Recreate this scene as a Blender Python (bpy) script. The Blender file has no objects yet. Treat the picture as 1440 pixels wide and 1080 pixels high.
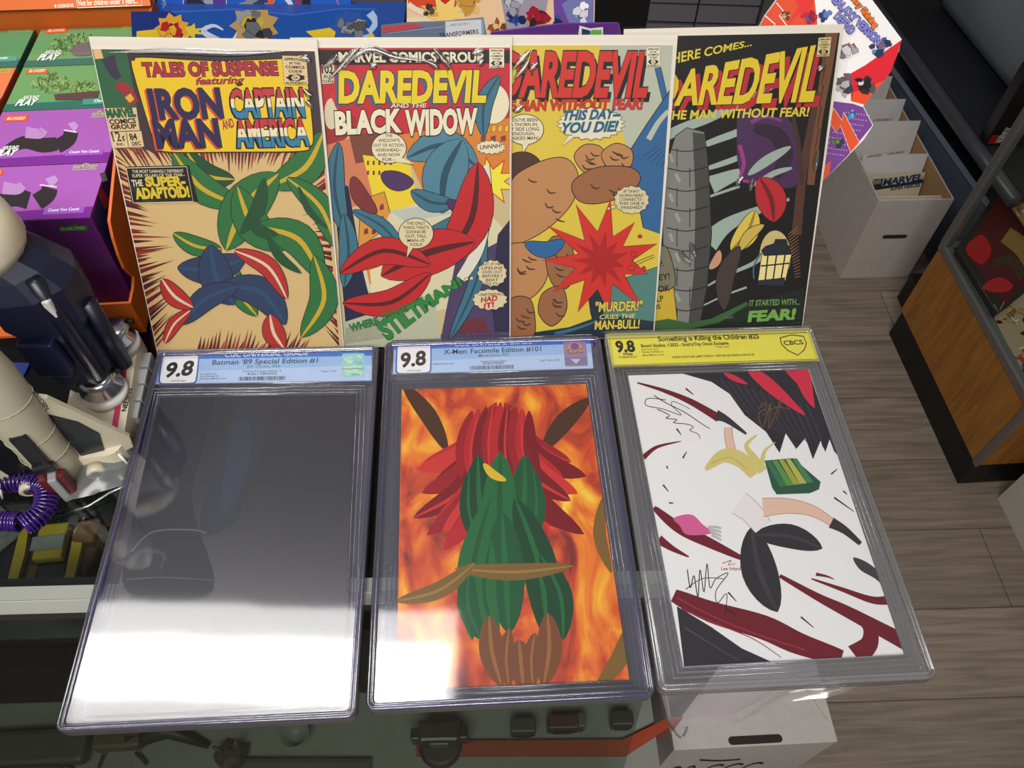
import bpy, bmesh, math, random
from mathutils import Matrix, Vector
from math import sin, cos, pi, radians
random.seed(7)
SC = bpy.context.scene
COL = SC.collection

# ------------------------------------------------------------------ camera
F, PITCH, ROLL, CZ = 1114.15, 0.93706, 0.0317, 1.5973
_f = Vector((0, cos(PITCH), -sin(PITCH)))
_r = Vector((1, 0, 0))
_u = _r.cross(_f)
RT = cos(ROLL) * _r + sin(ROLL) * _u
UP = -sin(ROLL) * _r + cos(ROLL) * _u
CP = Vector((0, 0, CZ))
cam_d = bpy.data.cameras.new('camera')
cam_d.sensor_width = 36.0
cam_d.lens = F / 1440 * 36
cam_d.clip_start = 0.02
cam = bpy.data.objects.new('camera', cam_d)
COL.objects.link(cam)
cam.matrix_world = Matrix((
    (RT.x, UP.x, -_f.x, CP.x), (RT.y, UP.y, -_f.y, CP.y), (RT.z, UP.z, -_f.z, CP.z), (0, 0, 0, 1)))
SC.camera = cam

# ------------------------------------------------------------------ light
w = bpy.data.worlds.new('world')
SC.world = w
w.use_nodes = True
WB = w.node_tree.nodes['Background']
WB.inputs[0].default_value = (1.0, 0.97, 0.93, 1)
WB.inputs[1].default_value = 0.17


def area(name, loc, size, power, aim=None, color=(1, .97, .92), spread=180):
    d = bpy.data.lights.new(name, 'AREA')
    d.shape = 'RECTANGLE'
    d.size, d.size_y = size
    d.energy = power
    d.color = color
    d.spread = radians(spread)
    o = bpy.data.objects.new(name, d)
    COL.objects.link(o)
    o.location = loc
    if aim:
        o.rotation_euler = (Vector(aim) - Vector(loc)).to_track_quat('-Z', 'Y').to_euler()
    return o


area('ceiling_light_front', (-0.72, 0.60, 2.5), (1.2, 0.31), 7)
area('ceiling_light_front_tubes', (-0.72, 0.585, 2.49), (1.16, 0.15), 7)
area('fill_light_rear', (-0.1, -0.75, 2.5), (1.2, 0.5), 9.6, aim=(-0.05, 0.5, 1.05), spread=80)  # added fill from behind the camera, brightens the leaning covers
area('added_glint_light', (1.95, 0.55, 2.5), (0.3, 1.2), 3.2)  # added lamp, gives the right slab's rim its white streaks

vs = SC.view_settings
vs.view_transform = 'Standard'
vs.look = 'None'
vs.exposure = 0.0
vs.gamma = 1.0
vs.use_curve_mapping = False
SC.cycles.transparent_max_bounces = 40
SC.cycles.max_bounces = 8
SC.cycles.caustics_reflective = False
SC.cycles.caustics_refractive = False
SC.cycles.use_denoising = True


# ------------------------------------------------------------------ pixel <-> place
def ray(x, y):
    return _f + (x - 720) / F * RT - (y - 540) / F * UP


def on_z(x, y, z):
    d = ray(x, y)
    return CP + d * ((z - CP.z) / d.z)


def on_y(x, y, Y):
    d = ray(x, y)
    return CP + d * (Y / d.y)


def on_plane(x, y, p, n):
    d = ray(x, y)
    return CP + d * ((Vector(p) - CP).dot(n) / d.dot(n))


# ------------------------------------------------------------------ materials
def lin(c):
    return tuple(((v / 255) / 12.92 if v / 255 <= .04045 else ((v / 255 + .055) / 1.055) ** 2.4) for v in c)


MATS = {}


def mat(rgb, rough=.5, metal=0.0, spec=.5, coat=0.0, noise=0.0, nscale=40.0, bump=0.0, stretch=None, bscale=None):
    key = (rgb, rough, metal, spec, coat, noise, nscale, bump, stretch, bscale)
    if key in MATS:
        return MATS[key]
    m = bpy.data.materials.new('surface_%d_%d_%d' % rgb)
    m.use_nodes = True
    nt = m.node_tree
    b = nt.nodes['Principled BSDF']
    c = lin(rgb)
    b.inputs['Base Color'].default_value = (*c, 1)
    b.inputs['Roughness'].default_value = rough
    b.inputs['Metallic'].default_value = metal
    b.inputs['Specular IOR Level'].default_value = spec
    b.inputs['Coat Weight'].default_value = coat
    b.inputs['Coat Roughness'].default_value = .08
    if noise or bump:
        tc = nt.nodes.new('ShaderNodeTexCoord')
        mp = nt.nodes.new('ShaderNodeMapping')
        nt.links.new(tc.outputs['Object'], mp.inputs[0])
        if stretch:
            mp.inputs['Scale'].default_value = stretch
        nz = nt.nodes.new('ShaderNodeTexNoise')
        nz.inputs['Scale'].default_value = nscale
        nz.inputs['Detail'].default_value = 5
        nt.links.new(mp.outputs[0], nz.inputs['Vector'])
        if noise:
            mx = nt.nodes.new('ShaderNodeMix')
            mx.data_type = 'RGBA'
            mx.inputs[6].default_value = (*[v * (1 - noise) for v in c], 1)
            mx.inputs[7].default_value = (*[min(1, v * (1 + noise)) for v in c], 1)
            rm = nt.nodes.new('ShaderNodeMapRange')
            rm.inputs[1].default_value = .3
            rm.inputs[2].default_value = .7
            nt.links.new(nz.outputs[0], rm.inputs[0])
            nt.links.new(rm.outputs[0], mx.inputs[0])
            nt.links.new(mx.outputs[2], b.inputs['Base Color'])
        if bump:
            bp = nt.nodes.new('ShaderNodeBump')
            bp.inputs['Strength'].default_value = bump
            bp.inputs['Distance'].default_value = .002
            if bscale:
                n2 = nt.nodes.new('ShaderNodeTexNoise')
                n2.inputs['Scale'].default_value = bscale
                nt.links.new(mp.outputs[0], n2.inputs['Vector'])
                nt.links.new(n2.outputs[0], bp.inputs['Height'])
            else:
                nt.links.new(nz.outputs[0], bp.inputs['Height'])
            nt.links.new(bp.outputs[0], b.inputs['Normal'])
    MATS[key] = m
    return m


def clear(name, tint=(255, 255, 255), ior=1.5, gain=1.0, rough=.03, bump=0.0, bscale=20.0, haze=0.0, stretch=(1, 1, 1)):
    """thin clear plastic or glass: light passes straight through, the surface reflects by Fresnel"""
    if name in MATS:
        return MATS[name]
    m = bpy.data.materials.new(name)
    m.use_nodes = True
    nt = m.node_tree
    for n in list(nt.nodes):
        if n.type != 'OUTPUT_MATERIAL':
            nt.nodes.remove(n)
    out = [n for n in nt.nodes if n.type == 'OUTPUT_MATERIAL'][0]
    tr = nt.nodes.new('ShaderNodeBsdfTransparent')
    tr.inputs[0].default_value = (*lin(tint), 1)
    gl = nt.nodes.new('ShaderNodeBsdfGlossy')
    gl.inputs['Roughness'].default_value = rough
    fr = nt.nodes.new('ShaderNodeFresnel')
    geo = nt.nodes.new('ShaderNodeNewGeometry')
    mr = nt.nodes.new('ShaderNodeMapRange')
    mr.inputs[3].default_value = ior
    mr.inputs[4].default_value = 1 / ior
    nt.links.new(geo.outputs['Backfacing'], mr.inputs[0])
    nt.links.new(mr.outputs[0], fr.inputs['IOR'])
    ml = nt.nodes.new('ShaderNodeMath')
    ml.operation = 'MULTIPLY'
    ml.use_clamp = True
    ml.inputs[1].default_value = gain
    nt.links.new(fr.outputs[0], ml.inputs[0])
    mx = nt.nodes.new('ShaderNodeMixShader')
    nt.links.new(ml.outputs[0], mx.inputs[0])
    base = tr.outputs[0]
    if haze:
        df = nt.nodes.new('ShaderNodeBsdfDiffuse')
        df.inputs[0].default_value = (.8, .8, .8, 1)
        mh = nt.nodes.new('ShaderNodeMixShader')
        mh.inputs[0].default_value = haze
        nt.links.new(tr.outputs[0], mh.inputs[1])
        nt.links.new(df.outputs[0], mh.inputs[2])
        base = mh.outputs[0]
    nt.links.new(base, mx.inputs[1])
    nt.links.new(gl.outputs[0], mx.inputs[2])
    nt.links.new(mx.outputs[0], out.inputs[0])
    if bump:
        tc = nt.nodes.new('ShaderNodeTexCoord')
        mp = nt.nodes.new('ShaderNodeMapping')
        mp.inputs['Scale'].default_value = stretch
        nz = nt.nodes.new('ShaderNodeTexNoise')
        nz.inputs['Scale'].default_value = bscale
        nz.inputs['Detail'].default_value = 2
        bp = nt.nodes.new('ShaderNodeBump')
        bp.inputs['Strength'].default_value = bump
        bp.inputs['Distance'].default_value = .004
        nt.links.new(tc.outputs['Object'], mp.inputs[0])
        nt.links.new(mp.outputs[0], nz.inputs['Vector'])
        nt.links.new(nz.outputs[0], bp.inputs['Height'])
        nt.links.new(bp.outputs[0], gl.inputs['Normal'])
        nt.links.new(bp.outputs[0], fr.inputs['Normal'])
    MATS[name] = m
    return m


def wood_floor():
    m = bpy.data.materials.new('grey_brown_vinyl_plank')
    m.use_nodes = True
    nt = m.node_tree
    b = nt.nodes['Principled BSDF']
    tc = nt.nodes.new('ShaderNodeTexCoord')
    mp = nt.nodes.new('ShaderNodeMapping')
    mp.inputs['Rotation'].default_value = (0, 0, -.06)
    mp.inputs['Location'].default_value = (.1, -.03, 0)
    nt.links.new(tc.outputs['Object'], mp.inputs[0])
    br = nt.nodes.new('ShaderNodeTexBrick')
    br.inputs['Scale'].default_value = 1
    br.inputs['Brick Width'].default_value = 1.2
    br.inputs['Row Height'].default_value = .18
    br.inputs['Mortar Size'].default_value = .0012
    br.inputs['Color1'].default_value = (.8, .8, .8, 1)
    br.inputs['Color2'].default_value = (1.1, 1.1, 1.1, 1)
    br.inputs['Mortar'].default_value = (.35, .33, .3, 1)
    nt.links.new(mp.outputs[0], br.inputs[0])
    m2 = nt.nodes.new('ShaderNodeMapping')
    m2.inputs['Scale'].default_value = (2.2, 38, 1)
    nt.links.new(mp.outputs[0], m2.inputs[0])
    nz = nt.nodes.new('ShaderNodeTexNoise')
    nz.inputs['Scale'].default_value = 2.2
    nz.inputs['Detail'].default_value = 7
    nz.inputs['Roughness'].default_value = .62
    nz.inputs['Distortion'].default_value = .5
    nt.links.new(m2.outputs[0], nz.inputs['Vector'])
    cr = nt.nodes.new('ShaderNodeValToRGB')
    cr.color_ramp.elements[0].position = .3
    cr.color_ramp.elements[0].color = (*lin((118, 105, 93)), 1)
    cr.color_ramp.elements[1].position = .7
    cr.color_ramp.elements[1].color = (*lin((166, 149, 134)), 1)
    nt.links.new(nz.outputs[0], cr.inputs[0])
    mx = nt.nodes.new('ShaderNodeMix')
    mx.data_type = 'RGBA'
    mx.blend_type = 'MULTIPLY'
    mx.inputs[0].default_value = 1
    nt.links.new(cr.outputs[0], mx.inputs[6])
    nt.links.new(br.outputs[0], mx.inputs[7])
    nt.links.new(mx.outputs[2], b.inputs['Base Color'])
    b.inputs['Roughness'].default_value = .5
    return m


def oak():
    m = bpy.data.materials.new('honey_oak_veneer')
    m.use_nodes = True
    nt = m.node_tree
    b = nt.nodes['Principled BSDF']
    tc = nt.nodes.new('ShaderNodeTexCoord')
    mp = nt.nodes.new('ShaderNodeMapping')
    mp.inputs['Scale'].default_value = (26, 26, 3)
    nt.links.new(tc.outputs['Object'], mp.inputs[0])
    nz = nt.nodes.new('ShaderNodeTexNoise')
    nz.inputs['Scale'].default_value = 2
    nz.inputs['Detail'].default_value = 6
    nz.inputs['Distortion'].default_value = 1.0
    nt.links.new(mp.outputs[0], nz.inputs['Vector'])
    cr = nt.nodes.new('ShaderNodeValToRGB')
    cr.color_ramp.elements[0].position = .33
    cr.color_ramp.elements[0].color = (*lin((134, 86, 32)), 1)
    cr.color_ramp.elements[1].position = .62
    cr.color_ramp.elements[1].color = (*lin((160, 106, 42)), 1)
    nt.links.new(nz.outputs[0], cr.inputs[0])
    nt.links.new(cr.outputs[0], b.inputs['Base Color'])
    b.inputs['Roughness'].default_value = .45
    return m


def flames():
    m = bpy.data.materials.new('printed_flame_pattern')
    m.use_nodes = True
    nt = m.node_tree
    b = nt.nodes['Principled BSDF']
    tc = nt.nodes.new('ShaderNodeTexCoord')
    mp = nt.nodes.new('ShaderNodeMapping')
    mp.inputs['Scale'].default_value = (1.0, .55, 1)
    nt.links.new(tc.outputs['Object'], mp.inputs[0])
    nz = nt.nodes.new('ShaderNodeTexNoise')
    nz.inputs['Scale'].default_value = 26
    nz.inputs['Detail'].default_value = 5
    nz.inputs['Distortion'].default_value = 1.4
    nt.links.new(mp.outputs[0], nz.inputs['Vector'])
    cr = nt.nodes.new('ShaderNodeValToRGB')
    e = cr.color_ramp.elements
    e[0].position = .30
    e[0].color = (*lin((105, 25, 30)), 1)
    e[1].position = .72
    e[1].color = (*lin((245, 205, 60)), 1)
    for p, c in ((.44, (200, 70, 28)), (.55, (228, 120, 30)), (.63, (240, 165, 40))):
        k = e.new(p)
        k.color = (*lin(c), 1)
    nt.links.new(nz.outputs[0], cr.inputs[0])
    nt.links.new(cr.outputs[0], b.inputs['Base Color'])
    b.inputs['Roughness'].default_value = .45
    return m


# ------------------------------------------------------------------ objects
def empty(name, label, cat, mw=None, group=None, loc=None):
    o = bpy.data.objects.new(name, None)
    COL.objects.link(o)
    o.empty_display_size = .02
    if mw is not None:
        o.matrix_world = mw
    elif loc is not None:
        o.location = loc
    o['label'] = label
    o['category'] = cat
    if group:
        o['group'] = group
    return o


def tag(o, label, cat, group=None):
    o['label'] = label
    o['category'] = cat
    if group:
        o['group'] = group
    return o


class MB:
    """collects shapes; build() links them as one mesh object"""

    def __init__(s):
        s.v, s.f, s.m, s.mats, s.smooth = [], [], [], [], []

    def mi(s, m):
        if m not in s.mats:
            s.mats.append(m)
        return s.mats.index(m)

    def add(s, v, f, m, smooth=False):
        k = len(s.v)
        s.v += [tuple(p) for p in v]
        i = s.mi(m)
        for q in f:
            s.f.append([k + j for j in q])
            s.m.append(i)
            s.smooth.append(smooth)

    def box(s, m, x0, x1, y0, y1, z0, z1, mw=None, bevel=0.0):
        if bevel:
            bm = bmesh.new()
            bmesh.ops.create_cube(bm, size=1)
            for q in bm.verts:
                q.co = Vector((x0 + (q.co.x + .5) * (x1 - x0), y0 + (q.co.y + .5) * (y1 - y0), z0 + (q.co.z + .5) * (z1 - z0)))
            bmesh.ops.bevel(bm, geom=bm.edges[:], offset=bevel, segments=2, affect='EDGES', profile=.5)
            bm.verts.index_update()
            v = [q.co.copy() for q in bm.verts]
            f = [[q.index for q in p.verts] for p in bm.faces]
            bm.free()
        else:
            v = [Vector(p) for p in ((x0, y0, z0), (x1, y0, z0), (x1, y1, z0), (x0, y1, z0), (x0, y0, z1), (x1, y0, z1), (x1, y1, z1), (x0, y1, z1))]
            f = [(0, 3, 2, 1), (4, 5, 6, 7), (0, 1, 5, 4), (1, 2, 6, 5), (2, 3, 7, 6), (3, 0, 4, 7)]
        if mw is not None:
            v = [mw @ p for p in v]
        s.add(v, f, m)

    def prism(s, m, pts, z0, z1, mw=None):
        n = len(pts)
        v = [Vector((p[0], p[1], z0)) for p in pts] + [Vector((p[0], p[1], z1)) for p in pts]
        if mw is not None:
            v = [mw @ p for p in v]
        a = sum(pts[i][0] * pts[(i + 1) % n][1] - pts[(i + 1) % n][0] * pts[i][1] for i in range(n))
        lo, hi = list(range(n)), list(range(n, 2 * n))
        if a > 0:
            f = [lo[::-1], hi] + [(i, (i + 1) % n, n + (i + 1) % n, n + i) for i in range(n)]
        else:
            f = [lo, hi[::-1]] + [((i + 1) % n, i, n + i, n + (i + 1) % n) for i in range(n)]
        s.add(v, f, m)

    def loft(s, m, rings, cap=True, smooth=True):
        n = len(rings[0])
        v = [p for r in rings for p in r]
        f = []
        for k in range(len(rings) - 1):
            for i in range(n):
                j = (i + 1) % n
                f.append((k * n + i, k * n + j, (k + 1) * n + j, (k + 1) * n + i))
        if cap:
            f.append(list(range(n))[::-1])
            f.append([(len(rings) - 1) * n + i for i in range(n)])
        s.add(v, f, m, smooth)

    def lathe(s, m, prof, o=(0, 0, 0), n=28, mw=None, smooth=True):
        rings = []
        for r, z in prof:
            rr = [Vector((o[0] + r * cos(2 * pi * i / n), o[1] + r * sin(2 * pi * i / n), o[2] + z)) for i in range(n)]
            if mw is not None:
                rr = [mw @ p for p in rr]
            rings.append(rr)
        s.loft(m, rings, True, smooth)

    def tube(s, m, pts, r, n=8, closed=False):
        pts = [Vector(p) for p in pts]
        rings = []
        for i, p in enumerate(pts):
            a = pts[max(0, i - 1)]
            b = pts[min(len(pts) - 1, i + 1)]
            t = (b - a).normalized()
            x = t.orthogonal().normalized() if i == 0 else (px_ - t * px_.dot(t)).normalized()
            px_ = x
            y = t.cross(x)
            rad = r[i] if isinstance(r, (list, tuple)) else r
            rings.append([p + rad * (cos(2 * pi * k / n) * x + sin(2 * pi * k / n) * y) for k in range(n)])
        s.loft(m, rings)

    def build(s, name, parent=None, mw=None):
        me = bpy.data.meshes.new(name)
        me.from_pydata(s.v, [], s.f)
        for m in s.mats:
            me.materials.append(m)
        me.polygons.foreach_set('material_index', s.m)
        me.polygons.foreach_set('use_smooth', s.smooth)
        me.update()
        o = bpy.data.objects.new(name, me)
        COL.objects.link(o)
        if parent:
            o.parent = parent
        if mw is not None:
            o.matrix_world = mw
        return o


def frame(o, u, v):
    u = Vector(u).normalized()
    v = Vector(v)
    v = (v - u * v.dot(u)).normalized()
    n = u.cross(v)
    return Matrix(((u.x, v.x, n.x, o[0]), (u.y, v.y, n.y, o[1]), (u.z, v.z, n.z, o[2]), (0, 0, 0, 1)))


def rotz(o, a):
    return Matrix.Translation(Vector(o)) @ Matrix.Rotation(a, 4, 'Z')


# ------------------------------------------------------------------ printing on flat surfaces
TXT = {}


def text_mesh(body, bold, shear):
    k = (body, bold, shear)
    if k in TXT:
        return TXT[k]
    cu = bpy.data.curves.new('t', 'FONT')
    cu.body = body
    cu.offset = bold
    cu.shear = shear
    cu.resolution_u = 3
    o = bpy.data.objects.new('t', cu)
    COL.objects.link(o)
    dg = bpy.context.evaluated_depsgraph_get()
    me = bpy.data.meshes.new_from_object(o.evaluated_get(dg))
    v = [(p.co.x, p.co.y) for p in me.vertices]
    f = [list(p.vertices) for p in me.polygons]
    bpy.data.objects.remove(o)
    bpy.data.curves.remove(cu)
    bpy.data.meshes.remove(me)
    TXT[k] = (v, f)
    return v, f


def smooth_path(pts, closed=True, k=6):
    n = len(pts)
    out = []
    rng = range(n) if closed else range(n - 1)
    for i in rng:
        if closed:
            p0, p1, p2, p3 = pts[i - 1], pts[i], pts[(i + 1) % n], pts[(i + 2) % n]
        else:
            p0, p1, p2, p3 = pts[max(0, i - 1)], pts[i], pts[i + 1], pts[min(n - 1, i + 2)]
        for j in range(k):
            t = j / k
            out.append(tuple(.5 * (2 * p1[c] + (p2[c] - p0[c]) * t + (2 * p0[c] - 5 * p1[c] + 4 * p2[c] - p3[c]) * t * t + (3 * p1[c] - p0[c] - 3 * p2[c] + p3[c]) * t ** 3) for c in (0, 1)))
    if not closed:
        out.append(tuple(pts[-1]))
    return out


def clip_poly(P, Q):
    """clip polygon P by the convex counter-clockwise polygon Q"""
    out = P
    n = len(Q)
    for i in range(n):
        a, b = Q[i], Q[(i + 1) % n]
        if not out:
            return out
        inp, out = out, []
        side = lambda p: (b[0] - a[0]) * (p[1] - a[1]) - (b[1] - a[1]) * (p[0] - a[0])
        for j in range(len(inp)):
            c, d = inp[j - 1], inp[j]
            sc, sd = side(c), side(d)
            if (sc >= 0) != (sd >= 0):
                t = sc / (sc - sd)
                out.append((c[0] + t * (d[0] - c[0]), c[1] + t * (d[1] - c[1])))
            if sd >= 0:
                out.append(d)
    return out


BLACK, INK = (18, 16, 18), (24, 20, 22)


class Art:
    """flat print: traced outlines laid on the plane of mw (local x, y) at height h above it"""

    def __init__(s, mw, h, rough=.45, coat=0.0, tone=1.0):
        s.mw, s.h, s.rough, s.coat, s.tone = mw, h, rough, coat, tone
        s.n = mw.col[2].to_3d()
        s.p = mw.translation + s.n * h
        s.inv = mw.inverted()
        s.clip = None
        s.groups = {}
        s.layer = 0
        s.cur = 'art'

    def uv(s, p):
        q = s.inv @ on_plane(p[0], p[1], s.p, s.n)
        return (q.x, q.y)

    def set_clip(s, pts):
        q = [s.uv(p) for p in pts]
        a = sum(q[i][0] * q[(i + 1) % len(q)][1] - q[(i + 1) % len(q)][0] * q[i][1] for i in range(len(q)))
        s.clip = q if a > 0 else q[::-1]

    def col(s, c):
        if not isinstance(c, tuple):
            return c
        return mat(tuple(int(round(v * s.tone)) for v in c), s.rough, spec=.25, coat=s.coat)

    def raw(s, c, polys, bump=True):
        if bump:
            s.layer += 1
        g = s.groups.setdefault(s.cur, MB())
        z = s.h + s.layer * 3e-6
        m = s.col(c)
        for P in polys:
            if s.clip:
                P = clip_poly(P, s.clip)
            R = []
            for p in P:
                if not R or abs(p[0] - R[-1][0]) + abs(p[1] - R[-1][1]) > 1e-7:
                    R.append(p)
            if len(R) < 3:
                continue
            a = sum(R[i][0] * R[(i + 1) % len(R)][1] - R[(i + 1) % len(R)][0] * R[i][1] for i in range(len(R)))
            if abs(a) < 1e-10:
                continue
            if a < 0:
                R = R[::-1]
            g.add([(p[0], p[1], z) for p in R], [list(range(len(R)))], m)

    def poly(s, c, pts, smooth=0, line=None, lw=1.2):
        if smooth:
            pts = smooth_path(pts)
        if line:
            n = len(pts)
            for i in range(n):
                pass
            s.stroke(line, list(pts) + [pts[0]], lw * 2, lw * 2, raw=True)
        s.raw(c, [[s.uv(p) for p in pts]])

    def stroke(s, c, pts, w0, w1=None, line=None, raw=False, lw=1.0, wm=None):
        w1 = w0 if w1 is None else w1
        P = pts if raw else smooth_path(pts, False)
        n = len(P)
        if line:
            s.stroke(line, pts, w0 + 2 * lw, w1 + 2 * lw, None, raw, wm=None if wm is None else wm + 2 * lw)
        L, R = [], []
        for i, p in enumerate(P):
            a, b = P[max(0, i - 1)], P[min(n - 1, i + 1)]
            dx, dy = b[0] - a[0], b[1] - a[1]
            l = math.hypot(dx, dy) or 1
            t = i / (n - 1)
            if wm is None:
                ww = (w0 + (w1 - w0) * t) / 2
            else:
                ww = ((1 - t) ** 2 * w0 + 2 * t * (1 - t) * (2 * wm - (w0 + w1) / 2) + t * t * w1) / 2
            L.append((p[0] - dy / l * ww, p[1] + dx / l * ww))
            R.append((p[0] + dy / l * ww, p[1] - dx / l * ww))
        quads = [[s.uv(q) for q in (L[i], L[i + 1], R[i + 1], R[i])] for i in range(n - 1)]
        s.raw(c, quads)

    def ell(s, c, x, y, rx, ry, a=0, line=None, lw=1.0, n=28):
        def pts(k):
            return [(x + (rx + k) * cos(t) * cos(a) - (ry + k) * sin(t) * sin(a), y + (rx + k) * cos(t) * sin(a) + (ry + k) * sin(t) * cos(a)) for t in [2 * pi * i / n for i in range(n)]]
        if line:
            s.raw(line, [[s.uv(p) for p in pts(lw)]])
        s.raw(c, [[s.uv(p) for p in pts(0)]])

    def star(s, c, x, y, rx, ry, n, k=.8, line=None, lw=1.0):
        def pts(e):
            return [(x + (rx + e) * (1 if i % 2 else k) * cos(pi * i / n), y + (ry + e) * (1 if i % 2 else k) * sin(pi * i / n)) for i in range(2 * n)]
        if line:
            s.raw(line, [[s.uv(p) for p in pts(lw)]])
        s.raw(c, [[s.uv(p) for p in pts(0)]])

    def text(s, body, p0, p1, h, c, shear=0, bold=.012, line=None, lw=.03, shadow=None, sh=(2, 2), bands=None, h1=None):
        """baseline from pixel p0 to pixel p1, capital height h pixels (h1 at the far end)"""
        v, f = text_mesh(body, bold, shear)
        if not v:
            return
        x0, x1 = min(p[0] for p in v), max(p[0] for p in v)
        CAPH = .70
        h1 = h if h1 is None else h1

        def put(vv, dx=0, dy=0):
            A, B = s.uv((p0[0] + dx, p0[1] + dy)), s.uv((p1[0] + dx, p1[1] + dy))
            ex, ey = B[0] - A[0], B[1] - A[1]
            L = math.hypot(ex, ey)
            ux, uy = ex / L, ey / L
            def hh(p, k):
                a, b = s.uv(p), s.uv((p[0], p[1] - k))
                return math.hypot(a[0] - b[0], a[1] - b[1])
            H0, H1 = hh(p0, h), hh(p1, h1)
            out = []
            for x, y in vv:
                t = (x - x0) / (x1 - x0)
                k = y / CAPH * (H0 + (H1 - H0) * t)
                out.append((A[0] + ex * t - uy * k, A[1] + ey * t + ux * k))
            return out
        if shadow:
            W = put(v, *sh)
            s.raw(shadow, [[W[i] for i in q] for q in f])
        if line:
            v2, f2 = text_mesh(body, bold + lw, shear)
            W = put(v2)
            s.raw(line, [[W[i] for i in q] for q in f2])
        if bands:
            for lo, hi, cc in bands:
                Q = [(-99, lo * CAPH), (99, lo * CAPH), (99, hi * CAPH), (-99, hi * CAPH)]
                polys = []
                for q in f:
                    P = [v[i] for i in q]
                    if sum(P[i - 1][0] * P[i][1] - P[i][0] * P[i - 1][1] for i in range(len(P))) < 0:
                        P = P[::-1]
                    P = clip_poly(P, Q)
                    if len(P) > 2:
                        polys.append(put(P))
                s.raw(cc, polys)
        else:
            W = put(v)
            s.raw(c, [[W[i] for i in q] for q in f])

    def leaf(s, c, a, b, w, rib=None, bend=0.0, line=INK):
        """pointed leaf shape from a to b with a mid rib"""
        mx_, my_ = (a[0] + b[0]) / 2, (a[1] + b[1]) / 2
        dx, dy = b[0] - a[0], b[1] - a[1]
        m = (mx_ - dy * bend, my_ + dx * bend)
        s.stroke(c, [a, m, b], 2, 1, line=line, wm=w)
        if rib:
            s.stroke(rib, [a, m, b], 1, 1, wm=max(2, w * .16))

    def scribble(s, c, pts, w=1.2):
        s.stroke(c, pts, w, w * .7)

    def build(s, parent):
        for k, g in s.groups.items():
            if g.f:
                o = g.build(k, parent)


def struct(o):
    o['kind'] = 'structure'
    return o

CREAM = (222, 208, 176)

# ================================================================== setting
mb = MB()
mb.add([(-3, -2, 0), (4.5, -2, 0), (4.5, 4.2, 0), (-3, 4.2, 0)], [(0, 1, 2, 3)], wood_floor())
struct(mb.build('floor'))
mb = MB()
mb.box(mat((58, 56, 58), .7), -3, 4.5, 4.2, 4.25, 0, 2.7)
struct(mb.build('wall_back'))

# dark panelled cabinet far behind the comics
pan = empty('panelled_cabinet', 'dark grey panelled cabinet with black seams, far behind the four upright comics', 'cabinet', loc=(0, 2.6, 0))
YP = 2.6
z0_, z1_ = on_y(980, 33, YP).z, on_y(980, 7, YP).z
ph = z0_ - .012
mb = MB()
mb.box(mat((20, 19, 21), .6), -1.6, .92, .02, .4, 0, z0_ + .36)
mb.build('body', pan)
xs = [on_y(x, 20, YP).x for x in (912, 978.5, 981, 1066)]
for z_a, z_b in ((.01, z0_ - .008), (z0_ + .004, z1_ - .004), (z1_ + .004, 2 * z1_ - z0_ - .004), (2 * z1_ - z0_ + .004, z0_ + .35)):
    for x_a, x_b in ((-1.2, -.4), (-.38, .2), (xs[0], xs[1]), (xs[2], xs[3])):
        mb = MB()
        mb.box(mat((120, 116, 124), .55), x_a, x_b, 0, .02, z_a, z_b, bevel=.001)
        mb.build('panel', pan)
mb = MB()
mb.box(mat((96, 96, 92), .55), xs[3] + .004, xs[3] + .05, -.02, .02, 0, z0_ + .36, bevel=.002)
mb.build('end_post', pan)
mb = MB()
mb.box(mat((62, 60, 63), .55), -1.6, .92, -.02, .42, z0_ + .36, z0_ + .38, bevel=.004)
mb.build('cabinet_top', pan)

# ================================================================== display counter
CA = .06
cnt = empty('display_counter', 'glass topped display counter with a white front edge under the comics', 'counter', rotz((-.321, .217, 0), CA))
CT = 1.007
L0, L1, D = -1.0, .56, .75
white = mat((204, 204, 198), .4)
mb = MB()
mb.box(white, L0, L1, 0, .0115, .980, CT, bevel=.0005)
mb.build('front_edge_strip', cnt)
mb = MB()
mb.box(mat((128, 132, 124), .5), L0, L1, .0003, .0113, CT - .0005, CT + .0012)
mb.build('edge_gasket', cnt)
mb = MB()
mb.box(mat((48, 47, 46), .5), L0, L1, .002, .03, .962, .980)
mb.build('under_rail', cnt)
mb = MB()
mb.box(clear('counter_glass', (206, 212, 210), rough=.02, gain=.8), L0, L1, .0116, D, CT - .006, CT)
mb.build('glass_top', cnt)
mb = MB()
mb.box(mat((18, 19, 21), .35, noise=.5, nscale=30), L0, L1 - .02, .013, D, .875, .885)
mb.build('upper_shelf', cnt)
mb = MB()
mb.box(mat((124, 127, 121), .5, noise=.12, nscale=5), L0, L1 - .035, -.078, .066, .47, .49)
mb.build('lower_shelf', cnt)
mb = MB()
mb.box(mat((22, 20, 22), .7, noise=.4, nscale=14), L0, L1 - .035, .0662, D - .02, .47, .489)  # near-black sheet stands in for the shade deep in the case
mb.build('shelf_shade_sheet', cnt)
mb = MB()
mb.prism(clear('front_glass', (226, 232, 227), rough=.02, gain=.5), [(.004, .962), (.008, .962), (-.076, .492), (-.080, .492)], L0, L1 - .1, Matrix(((0, 0, 1, 0), (1, 0, 0, 0), (0, 1, 0, 0), (0, 0, 0, 1))))
mb.build('front_glass', cnt)
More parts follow.
